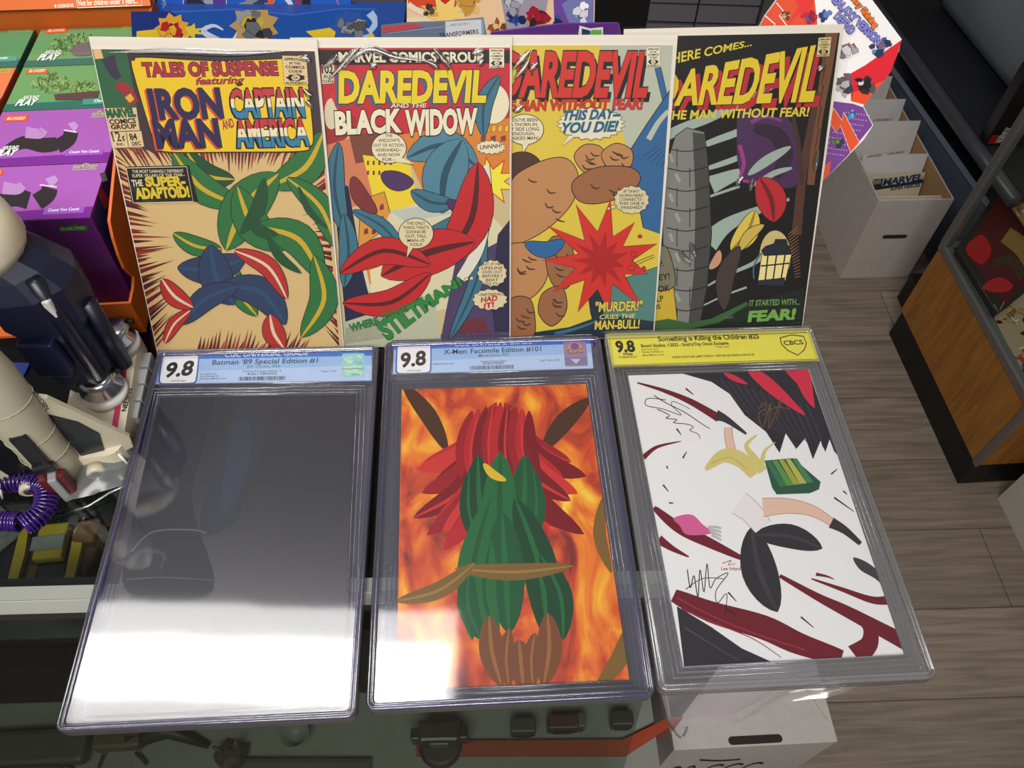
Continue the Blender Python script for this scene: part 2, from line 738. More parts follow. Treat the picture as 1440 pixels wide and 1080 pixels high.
# orange base rail with a cut corner
og = mat((150, 54, 20), .5)
a = cnt.matrix_world.inverted()
q = [a @ on_z(585, 1062, .5), a @ on_z(880, 1062, .5), a @ on_z(960, 1010, .5), a @ on_z(958, 1000, .5), a @ on_z(876, 1040, .5), a @ on_z(585, 1042, .5)]
mb = MB()
mb.prism(og, [(p.x, p.y) for p in q], .44, .5)
mb.build('orange_rail', cnt)
mb = MB()
mb.box(mat((30, 28, 28), .6), L0, L1 - .12, .03, D - .02, 0, .44)
mb.build('plinth', cnt)
mb = MB()
mb.box(mat((22, 22, 24), .6), L0, L1, D - .02, D, .44, CT - .006)
mb.build('back_panel', cnt)
mb = MB()
mb.box(mat((26, 26, 28), .6), L1 - .012, L1, .02, D, .49, CT - .006)
mb.build('side_panel', cnt)

# dim things standing on the lower shelf
ZD = .49


def low(x, y):
    return on_z(x, y, ZD)


gk = mat((66, 68, 66), .5)
bk = mat((26, 25, 26), .5)
o = empty('toy_van', 'dim grey toy van with black windows behind the lower front glass', 'toy', rotz(low(45, 1068), .08))
mb = MB(); mb.box(gk, -.075, .075, -.012, .03, 0.004, .028, bevel=.006); mb.build('body', o)
mb = MB(); mb.box(bk, -.07, -.035, -.0135, -.012, .01, .024); mb.build('window', o)
mb = MB(); mb.box(bk, -.03, .045, -.0135, -.012, .01, .024); mb.build('window', o)
for x in (-.05, .05):
    mb = MB(); mb.lathe(bk, [(.001, 0), (.008, 0), (.008, .006), (.001, .006)], mw=Matrix.Translation((x, -.011, .008)) @ Matrix.Rotation(pi / 2, 4, 'X')); mb.build('wheel', o)
o = empty('toy_crawler', 'dim brown and black toy crawler in the lower case under the left slab', 'toy', rotz(low(195, 1058), .1))
mb = MB(); mb.box(mat((80, 70, 55), .5), -.05, .01, 0, .03, .006, .03, bevel=.005); mb.build('body', o)
mb = MB(); mb.tube(bk, [(-.01, .01, .02), (.04, .02, .015), (.09, .0, .006)], [.012, .01, .004]); mb.build('arm', o)
for k in (-1, 1):
    mb = MB(); mb.tube(bk, [(k * .02 - .02, -.002, .01), (k * .03 - .015, -.016, .004)], .002); mb.build('leg', o)
o = empty('toy_beast', 'small dark brown jagged toy in the lower case beneath the left slab', 'toy', rotz(low(328, 1066), .3))
mb = MB(); mb.loft(mat((52, 42, 36), .5), [[Vector((r * (1 + .25 * sin(5 * t)) * cos(t), r * (1 + .25 * cos(3 * t)) * sin(t), z)) for t in [2 * pi * i / 14 for i in range(14)]] for r, z in ((.014, 0), (.021, .008), (.015, .018), (.005, .024))], smooth=False); mb.build('body', o)
mb = MB(); mb.tube(mat((70, 58, 48), .5), [(-.006, .004, .014), (-.016, .012, .03)], [.005, .002]); mb.build('horn', o)
mb = MB(); mb.tube(mat((70, 58, 48), .5), [(.008, .004, .014), (.012, .012, .032)], [.006, .002]); mb.build('horn', o)
o = empty('toy_cup', 'small pale grey cup in the lower case below the left slab corner', 'cup', rotz(low(418, 1036), 0))
mb = MB(); mb.lathe(mat((120, 124, 116), .5), [(.012, 0), (.016, .012), (.019, .022), (.017, .022), (.012, .004)]); mb.build('bowl', o)
mb = MB(); mb.lathe(mat((95, 98, 92), .5), [(.013, 0), (.013, .003), (.008, .003)]); mb.build('foot', o)
o = empty('toy_robot', 'dark grey blocky toy in the lower case under the middle slab', 'toy', rotz(low(620, 1050), .05))
mb = MB(); mb.box(mat((44, 44, 46), .35), -.026, .026, -.004, .022, .012, .05, bevel=.004); mb.build('body', o)
mb = MB(); mb.box(mat((90, 92, 96), .3), -.012, .012, -.0065, -.004, .022, .044, bevel=.001); mb.build('chest_plate', o)
for k in (-1, 1):
    mb = MB(); mb.box(mat((30, 30, 32), .35), k * .03 - .006, k * .03 + .006, 0, .014, .01, .044, bevel=.002); mb.build('arm', o)
mb = MB(); mb.lathe(bk, [(.026, 0), (.028, .004), (.028, .012), (.02, .013)]); mb.build('base', o)
for i, (x, y, c, hh, lb) in enumerate(((735, 1030, (60, 62, 60), .03, 'grey upright toy block in the lower case, left one below the middle slab'),
                                       (790, 1025, (70, 26, 22), .03, 'dark red toy block in the lower case beside the grey ones'),
                                       (812, 1022, (84, 84, 80), .026, 'slim light grey toy block in the lower case, right of the dark red one'),
                                       (872, 1020, (46, 46, 44), .03, 'dark toy block in the lower case nearest the orange corner'))):
    o = empty('toy_block', lb, 'toy', rotz(low(x, y), .05), 'toy blocks in the lower case')
    wd = (.016, .02, .009, .014)[i]
    mb = MB(); mb.box(mat(c, .45), -wd, wd, -.006, .012, 0, hh, bevel=.002); mb.build('body', o)
    mb = MB(); mb.box(mat(tuple(int(v * .6) for v in c), .45), -wd * .6, wd * .6, -.008, -.006, .006, hh - .006); mb.build('face_plate', o)
o = empty('cardboard_tray', 'low grey tray in the lower case, left of the orange rail', 'tray', rotz(low(430, 1085), .03))
mb = MB(); mb.box(mat((74, 76, 74), .6), -.09, .083, -.05, .012, 0, .004); mb.build('bottom', o)
for k in ((-.09, .083, .010, .012), (.081, .083, -.05, .01)):
    mb = MB(); mb.box(mat((58, 60, 58), .6), *k, .004, .014); mb.build('side', o)

# ================================================================== graded slabs
ZS = 1.02
SLAB = [(-.21412, .29233, .07573), (-.006, .3127, .07933), (.1994, .33177, .07717)]
SW, SH = .2035, .331
plate = clear('slab_plate', (250, 250, 252), gain=1.6, rough=.06, bump=.10, bscale=7)
_rv = clear('slab_rim_violet', (176, 176, 204), gain=2.4, rough=.08, haze=.05)
SHELL = [_rv, _rv, clear('slab_rim_grey', (214, 214, 218), gain=2.4, rough=.08, haze=.09)]
SIDE = [mat((70, 66, 120), .2), mat((62, 56, 140), .2), mat((150, 150, 158), .2)]


def rrect(x0, x1, y0, y1, r, n=5):
    r = max(r, .0005)
    out = []
    for cx, cy, a in ((x1 - r, y1 - r, 0), (x0 + r, y1 - r, pi / 2), (x0 + r, y0 + r, pi), (x1 - r, y0 + r, 1.5 * pi)):
        for i in range(n + 1):
            t = a + pi / 2 * i / n
            out.append((cx + r * cos(t), cy + r * sin(t)))
    return out


def ring(mb, m, rect, prof, r):
    x0, x1, y0, y1 = rect
    rings = []
    for d, z in prof:
        rings.append([Vector((p[0], p[1], z)) for p in rrect(x0 + d, x1 - d, y0 + d, y1 - d, r - d)])
    mb.loft(m, rings, cap=False, smooth=True)


def slab(i, label, cat):
    x, y, t = SLAB[i]
    mw = rotz((x, y, ZS), t)
    o = empty('graded_comic_slab', label, cat, mw, 'graded comic slabs in front row')
    W, H = SW / 2, SH / 2
    mb = MB()
    ring(mb, SHELL[i], (-W, W, -H, H), [(.0012, -.0125), (0, -.0115), (0, -.0072), (.0006, -.0066), (0, -.006), (0, -.0012), (.001, 0), (.0022, 0), (.0028, -.0016), (.0034, -.0016), (.0038, -.0004), (.0050, -.0004), (.0056, -.0018)], .007)
    mb.build('rim', o)
    mb = MB()
    ring(mb, SIDE[i], (-W, W, -H, H), [(.0026, -.0115), (.0026, -.0022), (.0032, -.0022), (.0032, -.0115)], .006)
    if i < 2:
        mb.build('tinted_gasket', o)
    mb = MB()
    P = rrect(-W + .0056, W - .0056, -H + .0056, H - .0056, .003)
    mb.prism(plate, P, -.0022, -.0018)
    mb.build('front_plate', o)
    mb = MB()
    P = rrect(-W + .001, W - .001, -H + .001, H - .001, .006)
    mb.prism(clear('slab_back', (225, 226, 230), gain=1.0, rough=.06, haze=.12), P, -.0125, -.0119)
    mb.build('back_plate', o)
    return o, mw


def rect_in(art, pts):
    q = [art.uv(p) for p in pts]
    return min(p[0] for p in q), max(p[0] for p in q), min(p[1] for p in q), max(p[1] for p in q)


def inner_well(o, i, q, nm='inner_well', z=-.0042):
    """stepped ridge moulding round a label or a cover, q is the local quad it frames"""
    mb = MB()
    for grow, w_, h_ in ((.0015, .0012, .0016), (.0048, .0010, .0012), (.0085, .0010, .0012)) if nm == 'inner_well' else ((.0012, .0008, .0012),):
        c = (sum(p[0] for p in q) / 4, sum(p[1] for p in q) / 4)
        def ex(g):
            return [(p[0] + math.copysign(g, p[0] - c[0]), p[1] + math.copysign(g, p[1] - c[1])) for p in q]
        rings = [[Vector((p[0], p[1], zz)) for p in ex(g)] for g, zz in ((grow - w_, z), (grow - w_ * .4, z + h_), (grow + w_ * .4, z + h_), (grow + w_, z))]
        mb.loft(SHELL[i], rings, cap=False, smooth=True)
    mb.build(nm, o)


def paper(o, art, name, quad, m, thick, shrink=0):
    q = [art.uv(p) for p in quad]
    mb = MB()
    mb.prism(m, q, art.h - thick, art.h)
    p = mb.build(name, o)
    return p, q


def cgc_label(o, mw, quad, badge, num, title, small, holo, i):
    A = Art(mw, -.0052, .5)
    lab, q = paper(o, A, 'grade_label', quad, mat((176, 200, 232), .5), .0006)
    A.layer = 1
    TL, TR, BR, BL = quad
    def at(s, t):
        a = (TL[0] + (TR[0] - TL[0]) * s, TL[1] + (TR[1] - TL[1]) * s)
        b = (BL[0] + (BR[0] - BL[0]) * s, BL[1] + (BR[1] - BL[1]) * s)
        return (a[0] + (b[0] - a[0]) * t, a[1] + (b[1] - a[1]) * t)
    A.cur = 'blue_band'
    A.poly((62, 118, 196), [at(0, 0), at(1, 0), at(1, .22), at(0, .22)])
    A.poly((150, 184, 224), [at(0, .22), at(1, .22), at(1, .5), at(0, .62)])
    A.cur = 'grade_box'
    def rr(s0, s1, t0, t1, k=.025, kt=.13):
        return smooth_path([at(s0 + k, t0), at(s1 - k, t0), at(s1 - k * .25, t0 + kt * .25), at(s1, t0 + kt), at(s1, t1 - kt), at(s1 - k * .25, t1 - kt * .25), at(s1 - k, t1), at(s0 + k, t1), at(s0 + k * .25, t1 - kt * .25), at(s0, t1 - kt), at(s0, t0 + kt), at(s0 + k * .25, t0 + kt * .25)], True, 3)
    A.poly((58, 104, 172), rr(.012, .192, .10, .985))
    A.poly((236, 236, 234), rr(.02, .185, .06, .955))
    A.cur = 'lettering'
    dk = (38, 36, 36)
    hh = abs(BL[1] - TL[1])
    A.text('9.8', at(.042, .77), at(.17, .70), hh * .43, dk, shear=.12, bold=.035)
    A.text('WHITE Pages', at(.07, .92), at(.14, .905), hh * .05, dk, bold=.01)
    A.text('CGC UNIVERSAL GRADE', at(.31, .175), at(.70, .165), hh * .125, (232, 240, 250), bold=.015)
    A.text(title, at(.5 - .0085 * len(title), .41), at(.5 + .0085 * len(title), .40), hh * .15, (52, 56, 64), bold=.012)
    for (s0, s1, t, h, tx) in small:
        A.text(tx, at(s0, t), at(s1, t - .005), hh * h, (70, 78, 92), bold=.006)
    A.cur = 'barcode'
    rr_ = random.Random(i + 3)
    s = .385
    while s < .60:
        wd = rr_.choice((.002, .003, .005))
        A.poly((52, 56, 66), [at(s, .80), at(s + wd, .80), at(s + wd, .92), at(s, .92)])
        s += wd + rr_.choice((.002, .003, .004))
    A.cur = 'hologram_sticker'
    if holo == 0:
        A.poly((150, 205, 200), rr(.86, .965, .14, .86, .012, .08))
        for k in range(26):
            a_, b_ = .868 + rr_.random() * .07, .2 + rr_.random() * .56
            A.poly(rr_.choice([(190, 225, 200), (225, 228, 150), (120, 190, 200), (205, 220, 180), (160, 225, 195)]), [at(a_, b_), at(a_ + .022, b_), at(a_ + .022, b_ + .07), at(a_, b_ + .06)])
        A.poly((90, 150, 150), [at(.862, .60), at(.963, .60), at(.963, .62), at(.862, .62)])
    else:
        A.poly((150, 130, 160), rr(.86, .975, .10, .90, .012, .08))
        A.star((205, 150, 90), *at(.917, .32), 11, 9, 12, .75)
        A.ell((120, 84, 170), *at(.917, .30), 6, 5)
        A.text('CGC', at(.878, .52), at(.955, .51), hh * .15, (120, 100, 60), bold=.02)
        A.poly((126, 122, 150), [at(.862, .63), at(.973, .63), at(.972, .86), at(.862, .86)])
        A.poly((190, 190, 215), [at(.89, .68), at(.94, .68), at(.917, .83)])
    A.build(lab)
    inner_well(o, i, q, 'label_well')
    return lab


def faces_rect(A, quad):
    A.set_clip(quad)


# ---- left slab: dark cover
o, mw = slab(0, 'leftmost graded slab, blue label over a near black cover with white glare', 'graded comic slab')
cgc_label(o, mw, [(224, 496), (523, 490), (523, 536), (218, 541)], 1, '9.8', "Batman '89 Special Edition #1",
          [(.42, .57, .52, .07, 'DC Comics, 2/23'), (.40, .58, .66, .06, 'Foil/Card Comics Edition A'), (.42, .56, .75, .07, '4361780002'), (.205, .28, .72, .055, 'Sam Hamm story'), (.205, .29, .79, .055, 'Joe Quinones art'), (.205, .325, .865, .055, 'Francesco Mattina cover'), (.76, .835, .7, .055, '"Virgin" cover')], 0, 0)
A = Art(mw, -.0055, .4)
cq = [(225, 559), (501, 555), (480, 990), (126, 1004)]
cov, q = paper(o, A, 'cover', cq, mat((52, 52, 56), .3), .003)
A.set_clip(cq)
A.cur = 'cover_art'
A.poly((50, 51, 57), [(225, 559), (300, 557), (270, 700), (300, 830), (190, 840), (175, 770)], 1)
A.poly((54, 58, 66), [(320, 600), (345, 566), (352, 580), (372, 588), (365, 640), (345, 700), (325, 740), (280, 742)], 1)
A.poly((57, 63, 74), [(325, 610), (340, 590), (352, 600), (350, 660), (320, 720), (310, 700)], 1)
A.stroke((84, 96, 116), [(185, 775), (215, 748), (270, 745), (290, 750)], 2, 2)
A.stroke((60, 68, 80), [(180, 800), (200, 775), (230, 780), (225, 800)], 10, 3)
A.stroke((70, 86, 106), [(178, 815), (230, 812), (300, 816)], 2, 1)
A.build(cov)
inner_well(o, 0, q)

# ---- middle slab: flame cover
o, mw = slab(1, 'middle graded slab, blue label over a cover of orange flames, red swirls and a green column', 'graded comic slab')
cgc_label(o, mw, [(554, 482), (830, 473), (834.5, 519), (552.5, 527)], 1, '9.8', 'X-Men: Facsimile Edition #101',
          [(.43, .58, .52, .08, 'Marvel Comics, 9/23'), (.44, .57, .70, .065, "Frankie's Comics Edition"), (.45, .555, .77, .07, '4345670003'), (.2, .305, .73, .06, 'Nathan Szerdy cover'), (.73, .835, .72, .06, '"Virgin" Edition, 9/23')], 1, 1)
A = Art(mw, -.0055, .4)
cq = [(565, 548), (824, 540), (885, 956), (557, 971)]
cov, q = paper(o, A, 'cover', cq, mat((70, 30, 26), .4), .003)
A.set_clip(cq)
A.cur = 'cover_art'
FL = flames()
A.poly(FL, cq)
rd = [(150, 28, 34), (178, 36, 40), (120, 20, 28), (198, 52, 48)]
rr_ = random.Random(5)
A.leaf((74, 46, 28), (566, 540), (630, 636), 24, None, -.05, None)
A.leaf((74, 46, 28), (830, 560), (762, 636), 26, None, .05, None)
# red leaves to both sides, a sheaf of green leaves down the middle, brown and straw ones below
for k in range(26):
    sx = -1 if k % 2 else 1
    j = k // 2
    x0 = 704 + sx * (6 + j * 2.2)
    y0 = 566 + j * 5
    x1 = 704 + sx * (58 + rr_.random() * 66)
    y1 = 636 + j * 11 + rr_.random() * 18
    A.leaf(rd[(j + k) % 4], (x0, y0), (x1, y1), 34, rd[3] if k % 3 == 0 else None, sx * .18, None)
for j in range(9):
    A.leaf(rd[j % 3], (664 + j * 10, 566 + abs(j - 4) * 3), (648 + j * 14, 672 + (j % 3) * 8), 20, rd[3] if j % 2 else None, .05, None)
g0, g1, g2 = (22, 66, 40), (34, 100, 54), (24, 82, 46)
for k, (a_, b_, w_, bd) in enumerate((((672, 640), (700, 800), 46, .06), ((738, 640), (714, 800), 46, -.06), ((704, 636), (708, 806), 50, .02), ((660, 662), (684, 780), 26, .1), ((750, 660), (734, 780), 26, -.1), ((690, 700), (664, 900), 44, .06), ((724, 700), (770, 900), 50, -.06), ((706, 720), (716, 892), 54, 0), ((690, 760), (700, 905), 34, .1), ((760, 780), (792, 900), 34, -.1), ((660, 800), (676, 900), 30, .1))):
    A.leaf((g0, g2, g1)[k % 3], a_, b_, w_, g1 if k % 3 != 2 else g2, bd, None)
A.leaf((214, 178, 46), (680, 652), (712, 676), 12, None, .1, None)
for (a_, b_, w_, bd) in (((688, 866), (706, 966), 36, .05), ((770, 862), (764, 966), 36, -.05), ((730, 900), (736, 968), 36, 0), ((716, 884), (716, 968), 24, .05), ((752, 890), (750, 968), 24, .05)):
    A.leaf((116, 72, 44), a_, b_, w_, (150, 98, 58), bd, None)
A.leaf((120, 92, 44), (640, 800), (806, 796), 24, (150, 118, 58), .04, None)
A.leaf((120, 92, 44), (668, 792), (556, 846), 24, (150, 118, 58), -.1, None)
A.leaf((120, 92, 44), (848, 700), (860, 806), 18, None, .1, None)
A.leaf((120, 92, 44), (884, 880), (838, 968), 24, None, -.1, None)
A.build(cov)
inner_well(o, 1, q)

# ---- right slab: white cover
o, mw = slab(2, 'rightmost graded slab, yellow label over a white cover with crimson streaks and signatures', 'graded comic slab')
quad = [(852, 469.5), (1137.5, 461), (1153, 508), (861, 516)]
A = Art(mw, -.0052, .5)
lab, q = paper(o, A, 'grade_label', quad, mat((232, 222, 74), .5), .0006)
A.layer = 1
dk = (36, 32, 28)
A.cur = 'border'
A.stroke((120, 112, 30), [(856, 476.5), (1000, 472), (1139, 467.5)], 1, 1)
A.stroke((120, 112, 30), [(860, 514), (1000, 509.5), (1152, 505)], 1, 1)
A.cur = 'lettering'
A.text('Something is Killing the Children #25', (926, 480), (1068, 476), 6.5, dk, bold=.03)
A.text('9.8', (867, 495), (894, 494), 15, dk, bold=.045)
A.text('White', (876, 500), (890, 499.6), 4, dk, bold=.03)
A.text('22-0BD64A5-071', (870, 503.6), (896, 503), 2.4, dk, bold=.02)
A.text("Boom! Studios, 1/2022 - Scott's/Tiny Onion Exclusive", (902, 488.5), (1025, 484.5), 4.4, dk, bold=.03)
A.text('Virgin cover', (1007, 489), (1026, 488.4), 2.6, dk, bold=.01)
A.text('James Tynion IV story', (902, 492.5), (926, 491.8), 2.4, dk, bold=.01)
A.text("Werther Dell'Edera art", (903, 496.5), (933, 495.6), 2.6, dk, bold=.01)
A.text('Miquel Muerto colors', (904, 500.8), (934, 499.8), 2.6, dk, bold=.01)
A.text("VERIFIED SIGNATURES: JAMES TYNION IV, WERTHER DELL'EDERA & INHYUK LEE", (945, 503.8), (1061, 500), 2.8, dk, bold=.02)
A.cur = 'shield_emblem'
sh_ = [(1097, 475), (1113, 471), (1130, 473), (1134, 483), (1131, 492), (1122, 499.5), (1108, 493), (1099, 484)]
A.stroke((92, 76, 20), sh_ + [sh_[0]], 1.6, 1.6, raw=True)
A.text('CBCS', (1103, 485.5), (1130.5, 484), 6, (80, 66, 20), bold=.03)
A.build(lab)
inner_well(o, 2, q, 'label_well')
A = Art(mw, -.0055, .4)
cq = [(883, 528), (1137.5, 520), (1271, 920), (961, 937)]
cov, q = paper(o, A, 'cover', cq, mat((232, 231, 226), .4), .003)
A.set_clip(cq)
A.cur = 'cover_art'
P2 = lambda x, y: (860 + x / 2.348, 520 + y / 2.348)
def PP(*a):
    return [P2(x, y) for x, y in a]
dkf, dk2, cr, cr2 = (40, 36, 44), (58, 52, 62), (106, 22, 34), (146, 44, 56)
# dark feathered mass with red blades at the top right
A.poly(dkf, PP((190, 0), (650, 0), (745, 280), (735, 270), (720, 230), (706, 272), (690, 235), (665, 296), (640, 225), (610, 262), (575, 210), (555, 275), (510, 205), (440, 150), (390, 80), (330, 40)))
for k in range(12):
    A.stroke(dk2, PP((360 + k * 26, 30 + k * 8), (420 + k * 24, 110 + k * 9), (500 + k * 18, 190 + k * 6)), 3, 1)
for b in (((370, 10), (410, 20), (450, 48), (400, 36)), ((450, 5), (500, 10), (560, 60), (640, 150), (560, 105), (500, 60)), ((600, 0), (650, 0), (668, 100), (668, 125), (630, 80)), ((575, 5), (598, 5), (640, 70))):
    A.poly((206, 42, 66), PP(*b), 1)
# crimson streaks
A.stroke(cr, PP((85, 43), (170, 68), (260, 105), (355, 160)), 2, 12)
A.stroke(cr, PP((105, 290), (150, 255), (230, 236)), 8, 1)
A.stroke(cr, PP((140, 455), (220, 520), (320, 570), (450, 632)), 6, 3, wm=16)
A.stroke(cr, PP((155, 560), (200, 590), (255, 618)), 14, 2)
A.stroke(cr, PP((205, 745), (330, 800), (500, 850), (620, 905), (760, 950)), 18, 20, wm=34)
A.stroke(cr2, PP((215, 752), (330, 812), (470, 870), (640, 925)), 2, 2)
A.stroke(cr2, PP((230, 790), (350, 840), (470, 890), (560, 950)), 2, 1)
A.poly((44, 42, 48), PP((215, 780), (330, 850), (430, 920), (530, 965), (240, 985)), 0)
A.stroke((76, 72, 80), PP((240, 850), (320, 900), (420, 960)), 2, 1)
A.stroke(cr, PP((555, 680), (680, 750), (780, 800), (970, 900)), 5, 22)
A.stroke(cr, PP((805, 945), (850, 905), (850, 850), (800, 800)), 34, 10)
A.stroke(cr, PP((660, 690), (760, 725), (860, 760), (920, 760)), 2, 14)
A.stroke(cr, PP((675, 675), (710, 682), (735, 692)), 5, 1)
A.poly((62, 58, 64), PP((798, 620), (850, 640), (905, 690), (912, 725), (870, 690), (820, 660)), 1)
for k in (((245, 62), (270, 82)), ((235, 292), (248, 270)), ((170, 380), (188, 402)), ((735, 422), (800, 468)), ((625, 816), (668, 852)), ((380, 790), (414, 812)), ((215, 195), (230, 215)), ((725, 345), (745, 328)), ((765, 400), (778, 412)), ((385, 735), (412, 765)), ((182, 318), (186, 328)), ((190, 440), (205, 440))):
    A.stroke((40, 36, 42), PP(*k), 2.6, 1)
# abstract central sweep: black, pale and straw bands, a ribbed green panel, a pink patch
A.leaf((44, 42, 46), P2(462, 520), P2(548, 800), 50, (58, 56, 60), .06, None)
A.leaf((44, 42, 46), P2(470, 545), P2(696, 590), 34, (58, 56, 60), -.08, None)
A.stroke((228, 222, 218), PP((420, 440), (460, 470), (500, 520)), 34, 26, line=(120, 110, 110), lw=.6)
A.stroke((222, 184, 160), PP((500, 455), (580, 450), (660, 465), (730, 505)), 26, 9, line=(110, 90, 80), lw=.6)
A.stroke((222, 184, 160), PP((385, 190), (388, 230), (400, 280)), 10, 12, line=(110, 90, 80), lw=.6)
A.stroke((50, 46, 52), PP((725, 505), (770, 530), (822, 575)), 16, 6)
A.stroke((50, 46, 52), PP((345, 150), (380, 165), (445, 212)), 16, 3)
A.poly((40, 82, 62), PP((505, 300), (600, 292), (690, 370), (685, 395), (655, 408), (545, 412), (530, 390)))
for k, cc in enumerate(((52, 112, 72), (88, 140, 70), (150, 160, 62), (176, 176, 80), (70, 126, 76))):
    A.poly(cc, PP((508 + k * 22, 302 - k * 2), (524 + k * 22, 301 - k * 2), (578 + k * 22, 384 - k * 3), (556 + k * 22, 386 - k * 3)))
A.stroke((206, 192, 112), PP((310, 330), (370, 285), (430, 300), (470, 350)), 4, 12, wm=22)
A.stroke((178, 162, 84), PP((330, 310), (390, 290), (450, 330)), 1.2, 1.2)
A.stroke((206, 192, 112), PP((500, 335), (470, 290), (445, 250), (480, 215)), 14, 2)
A.stroke((206, 192, 112), PP((495, 320), (505, 270), (540, 240)), 8, 1)
A.poly((206, 92, 142), PP((205, 490), (262, 478), (300, 510), (330, 540), (250, 545), (225, 515)), 1)
for k in range(4):
    A.stroke((182, 178, 176), PP((318 + k * 4, 520 + k * 9), (345, 520 + k * 11), (362, 524 + k * 13)), 4, 3)
A.cur = 'signature'
A.scribble(INK, PP((140, 85), (180, 110), (240, 140), (300, 180), (325, 195)), 1.3)
A.scribble(INK, PP((180, 100), (120, 95), (115, 118), (170, 130), (230, 150), (200, 120), (205, 105), (260, 130)), 1.1)
A.scribble(INK, PP((150, 130), (190, 150), (180, 160), (215, 165), (205, 175), (250, 180), (270, 190), (258, 200), (285, 212), (292, 228)), 1.2)
A.scribble((110, 84, 44), PP((485, 130), (505, 110), (510, 130), (485, 145), (500, 190), (525, 110), (520, 195), (560, 95), (545, 165)), 1.4)
A.scribble((110, 84, 44), PP((500, 150), (540, 125), (590, 130)), 1.2)
A.scribble(INK, PP((250, 660), (260, 720), (272, 680), (285, 750), (292, 660), (305, 735), (315, 640), (325, 720), (345, 690), (385, 672), (345, 730), (350, 770), (380, 740), (375, 810)), 1.4)
A.scribble(INK, PP((245, 725), (300, 690), (370, 690)), 1.2)
A.scribble((170, 60, 70), PP((365, 640), (395, 630), (385, 645), (410, 640)), 1)
A.text('Lee Inhyuk', P2(362, 662), P2(432, 662), 4.5, (170, 60, 70), shear=.2)
A.build(cov)
inner_well(o, 2, q)

# ================================================================== bagged comics leaning behind the slabs
TILT = .485
CBASE = [(-.2266, .461, .0757), (-.108, .474, .07), (0, .486, .07), (.09, .497, .075)]
# board outline of each comic in its own plane: BL, BR, TR, TL
CQ = [[(-.1065, 0), (.067, 0), (.072, .271), (-.1054, .275)], [(-.0724, 0), (.1056, 0), (.1081, .270), (-.070, .2705)],
      [(-.0417, 0), (.1363, 0), (.1361, .2685), (-.0417, .2695)], [(.006, 0), (.1933, 0), (.1865, .273), (.002, .2707)]]
CTOP = [((131, 69), (442, 72)), ((449, 67), (717, 67)), ((722, 63.5), (946, 63.5)), ((956, 51), (1181, 46))]
SLEEVE = clear('sleeve_film', (252, 252, 250), gain=1.3, rough=.09, bump=.25, bscale=16, stretch=(1, .5, 1))


def comic_frame(i):
    x, y, a = CBASE[i]
    return frame(Vector((x, y, CT + .0004)), (cos(a), sin(a), 0), (-sin(a) * sin(TILT), cos(a) * sin(TILT), cos(TILT)))


def comic(i, label, paper_col, vtop, clipq, folds, extra=0.0):
    mw = comic_frame(i)
    o = empty('bagged_comic_book', label, 'comic book', mw, 'bagged comics leaning in the back row')
    Q = CQ[i]
    mb = MB()
    mb.prism(mat((208, 200, 190), .6), Q, 0, .0007)
    mb.build('backing_board', o)
    A = Art(mw, .00195, .5, tone=.93)
    tl, tr = A.uv(CTOP[i][0]), A.uv(CTOP[i][1])
    q = [(Q[0][0] + .0012, .001), (Q[1][0] - .0012, .001), (min(tr[0], Q[2][0] - .001), tr[1]), (Q[3][0] + .0014, tl[1])]
    mb = MB()
    mb.prism(mat((206, 192, 164), .6), q, .0008, .0019)
    cov = mb.build('cover', o)
    A.clip = q
    A.cur = 'cover_art'
    A.raw(paper_col, [q])
    mb = MB()
    z = .0031
    mb.add([(Q[0][0] - .0012, 0, z), (Q[1][0] + .0012 + extra, 0, z), (Q[2][0] + .0012 + extra * .4, Q[2][1] + .002, z), (Q[3][0] - .0012, Q[3][1] + .002, z)], [(0, 1, 2, 3)], SLEEVE)
    fm = clear('sleeve_fold', (250, 250, 250), gain=5, rough=.24)
    for f in folds:
        P = [A.inv @ on_plane(p[0], p[1], A.p, A.n) for p in f]
        P = smooth_path([(p.x, p.y) for p in P], False, 5)
        n = len(P)
        rings = []
        for k, p in enumerate(P):
            a, b = P[max(0, k - 1)], P[min(n - 1, k + 1)]
            dx, dy = b[0] - a[0], b[1] - a[1]
            l = math.hypot(dx, dy) or 1
            wd = .0030 * math.sin(pi * (k + .4) / n)
            nxx, nyy = -dy / l * wd, dx / l * wd
            hgt = .0016
            rings.append([Vector((p[0] - nxx, p[1] - nyy, z)), Vector((p[0] - nxx * .3, p[1] - nyy * .3, z + hgt * .8)), Vector((p[0], p[1], z + hgt)), Vector((p[0] + nxx * .3, p[1] + nyy * .3, z + hgt * .8)), Vector((p[0] + nxx, p[1] + nyy, z))])
        mb.loft(fm, rings, cap=False)
    mb.build('sleeve', o)
    return o, cov, A, q


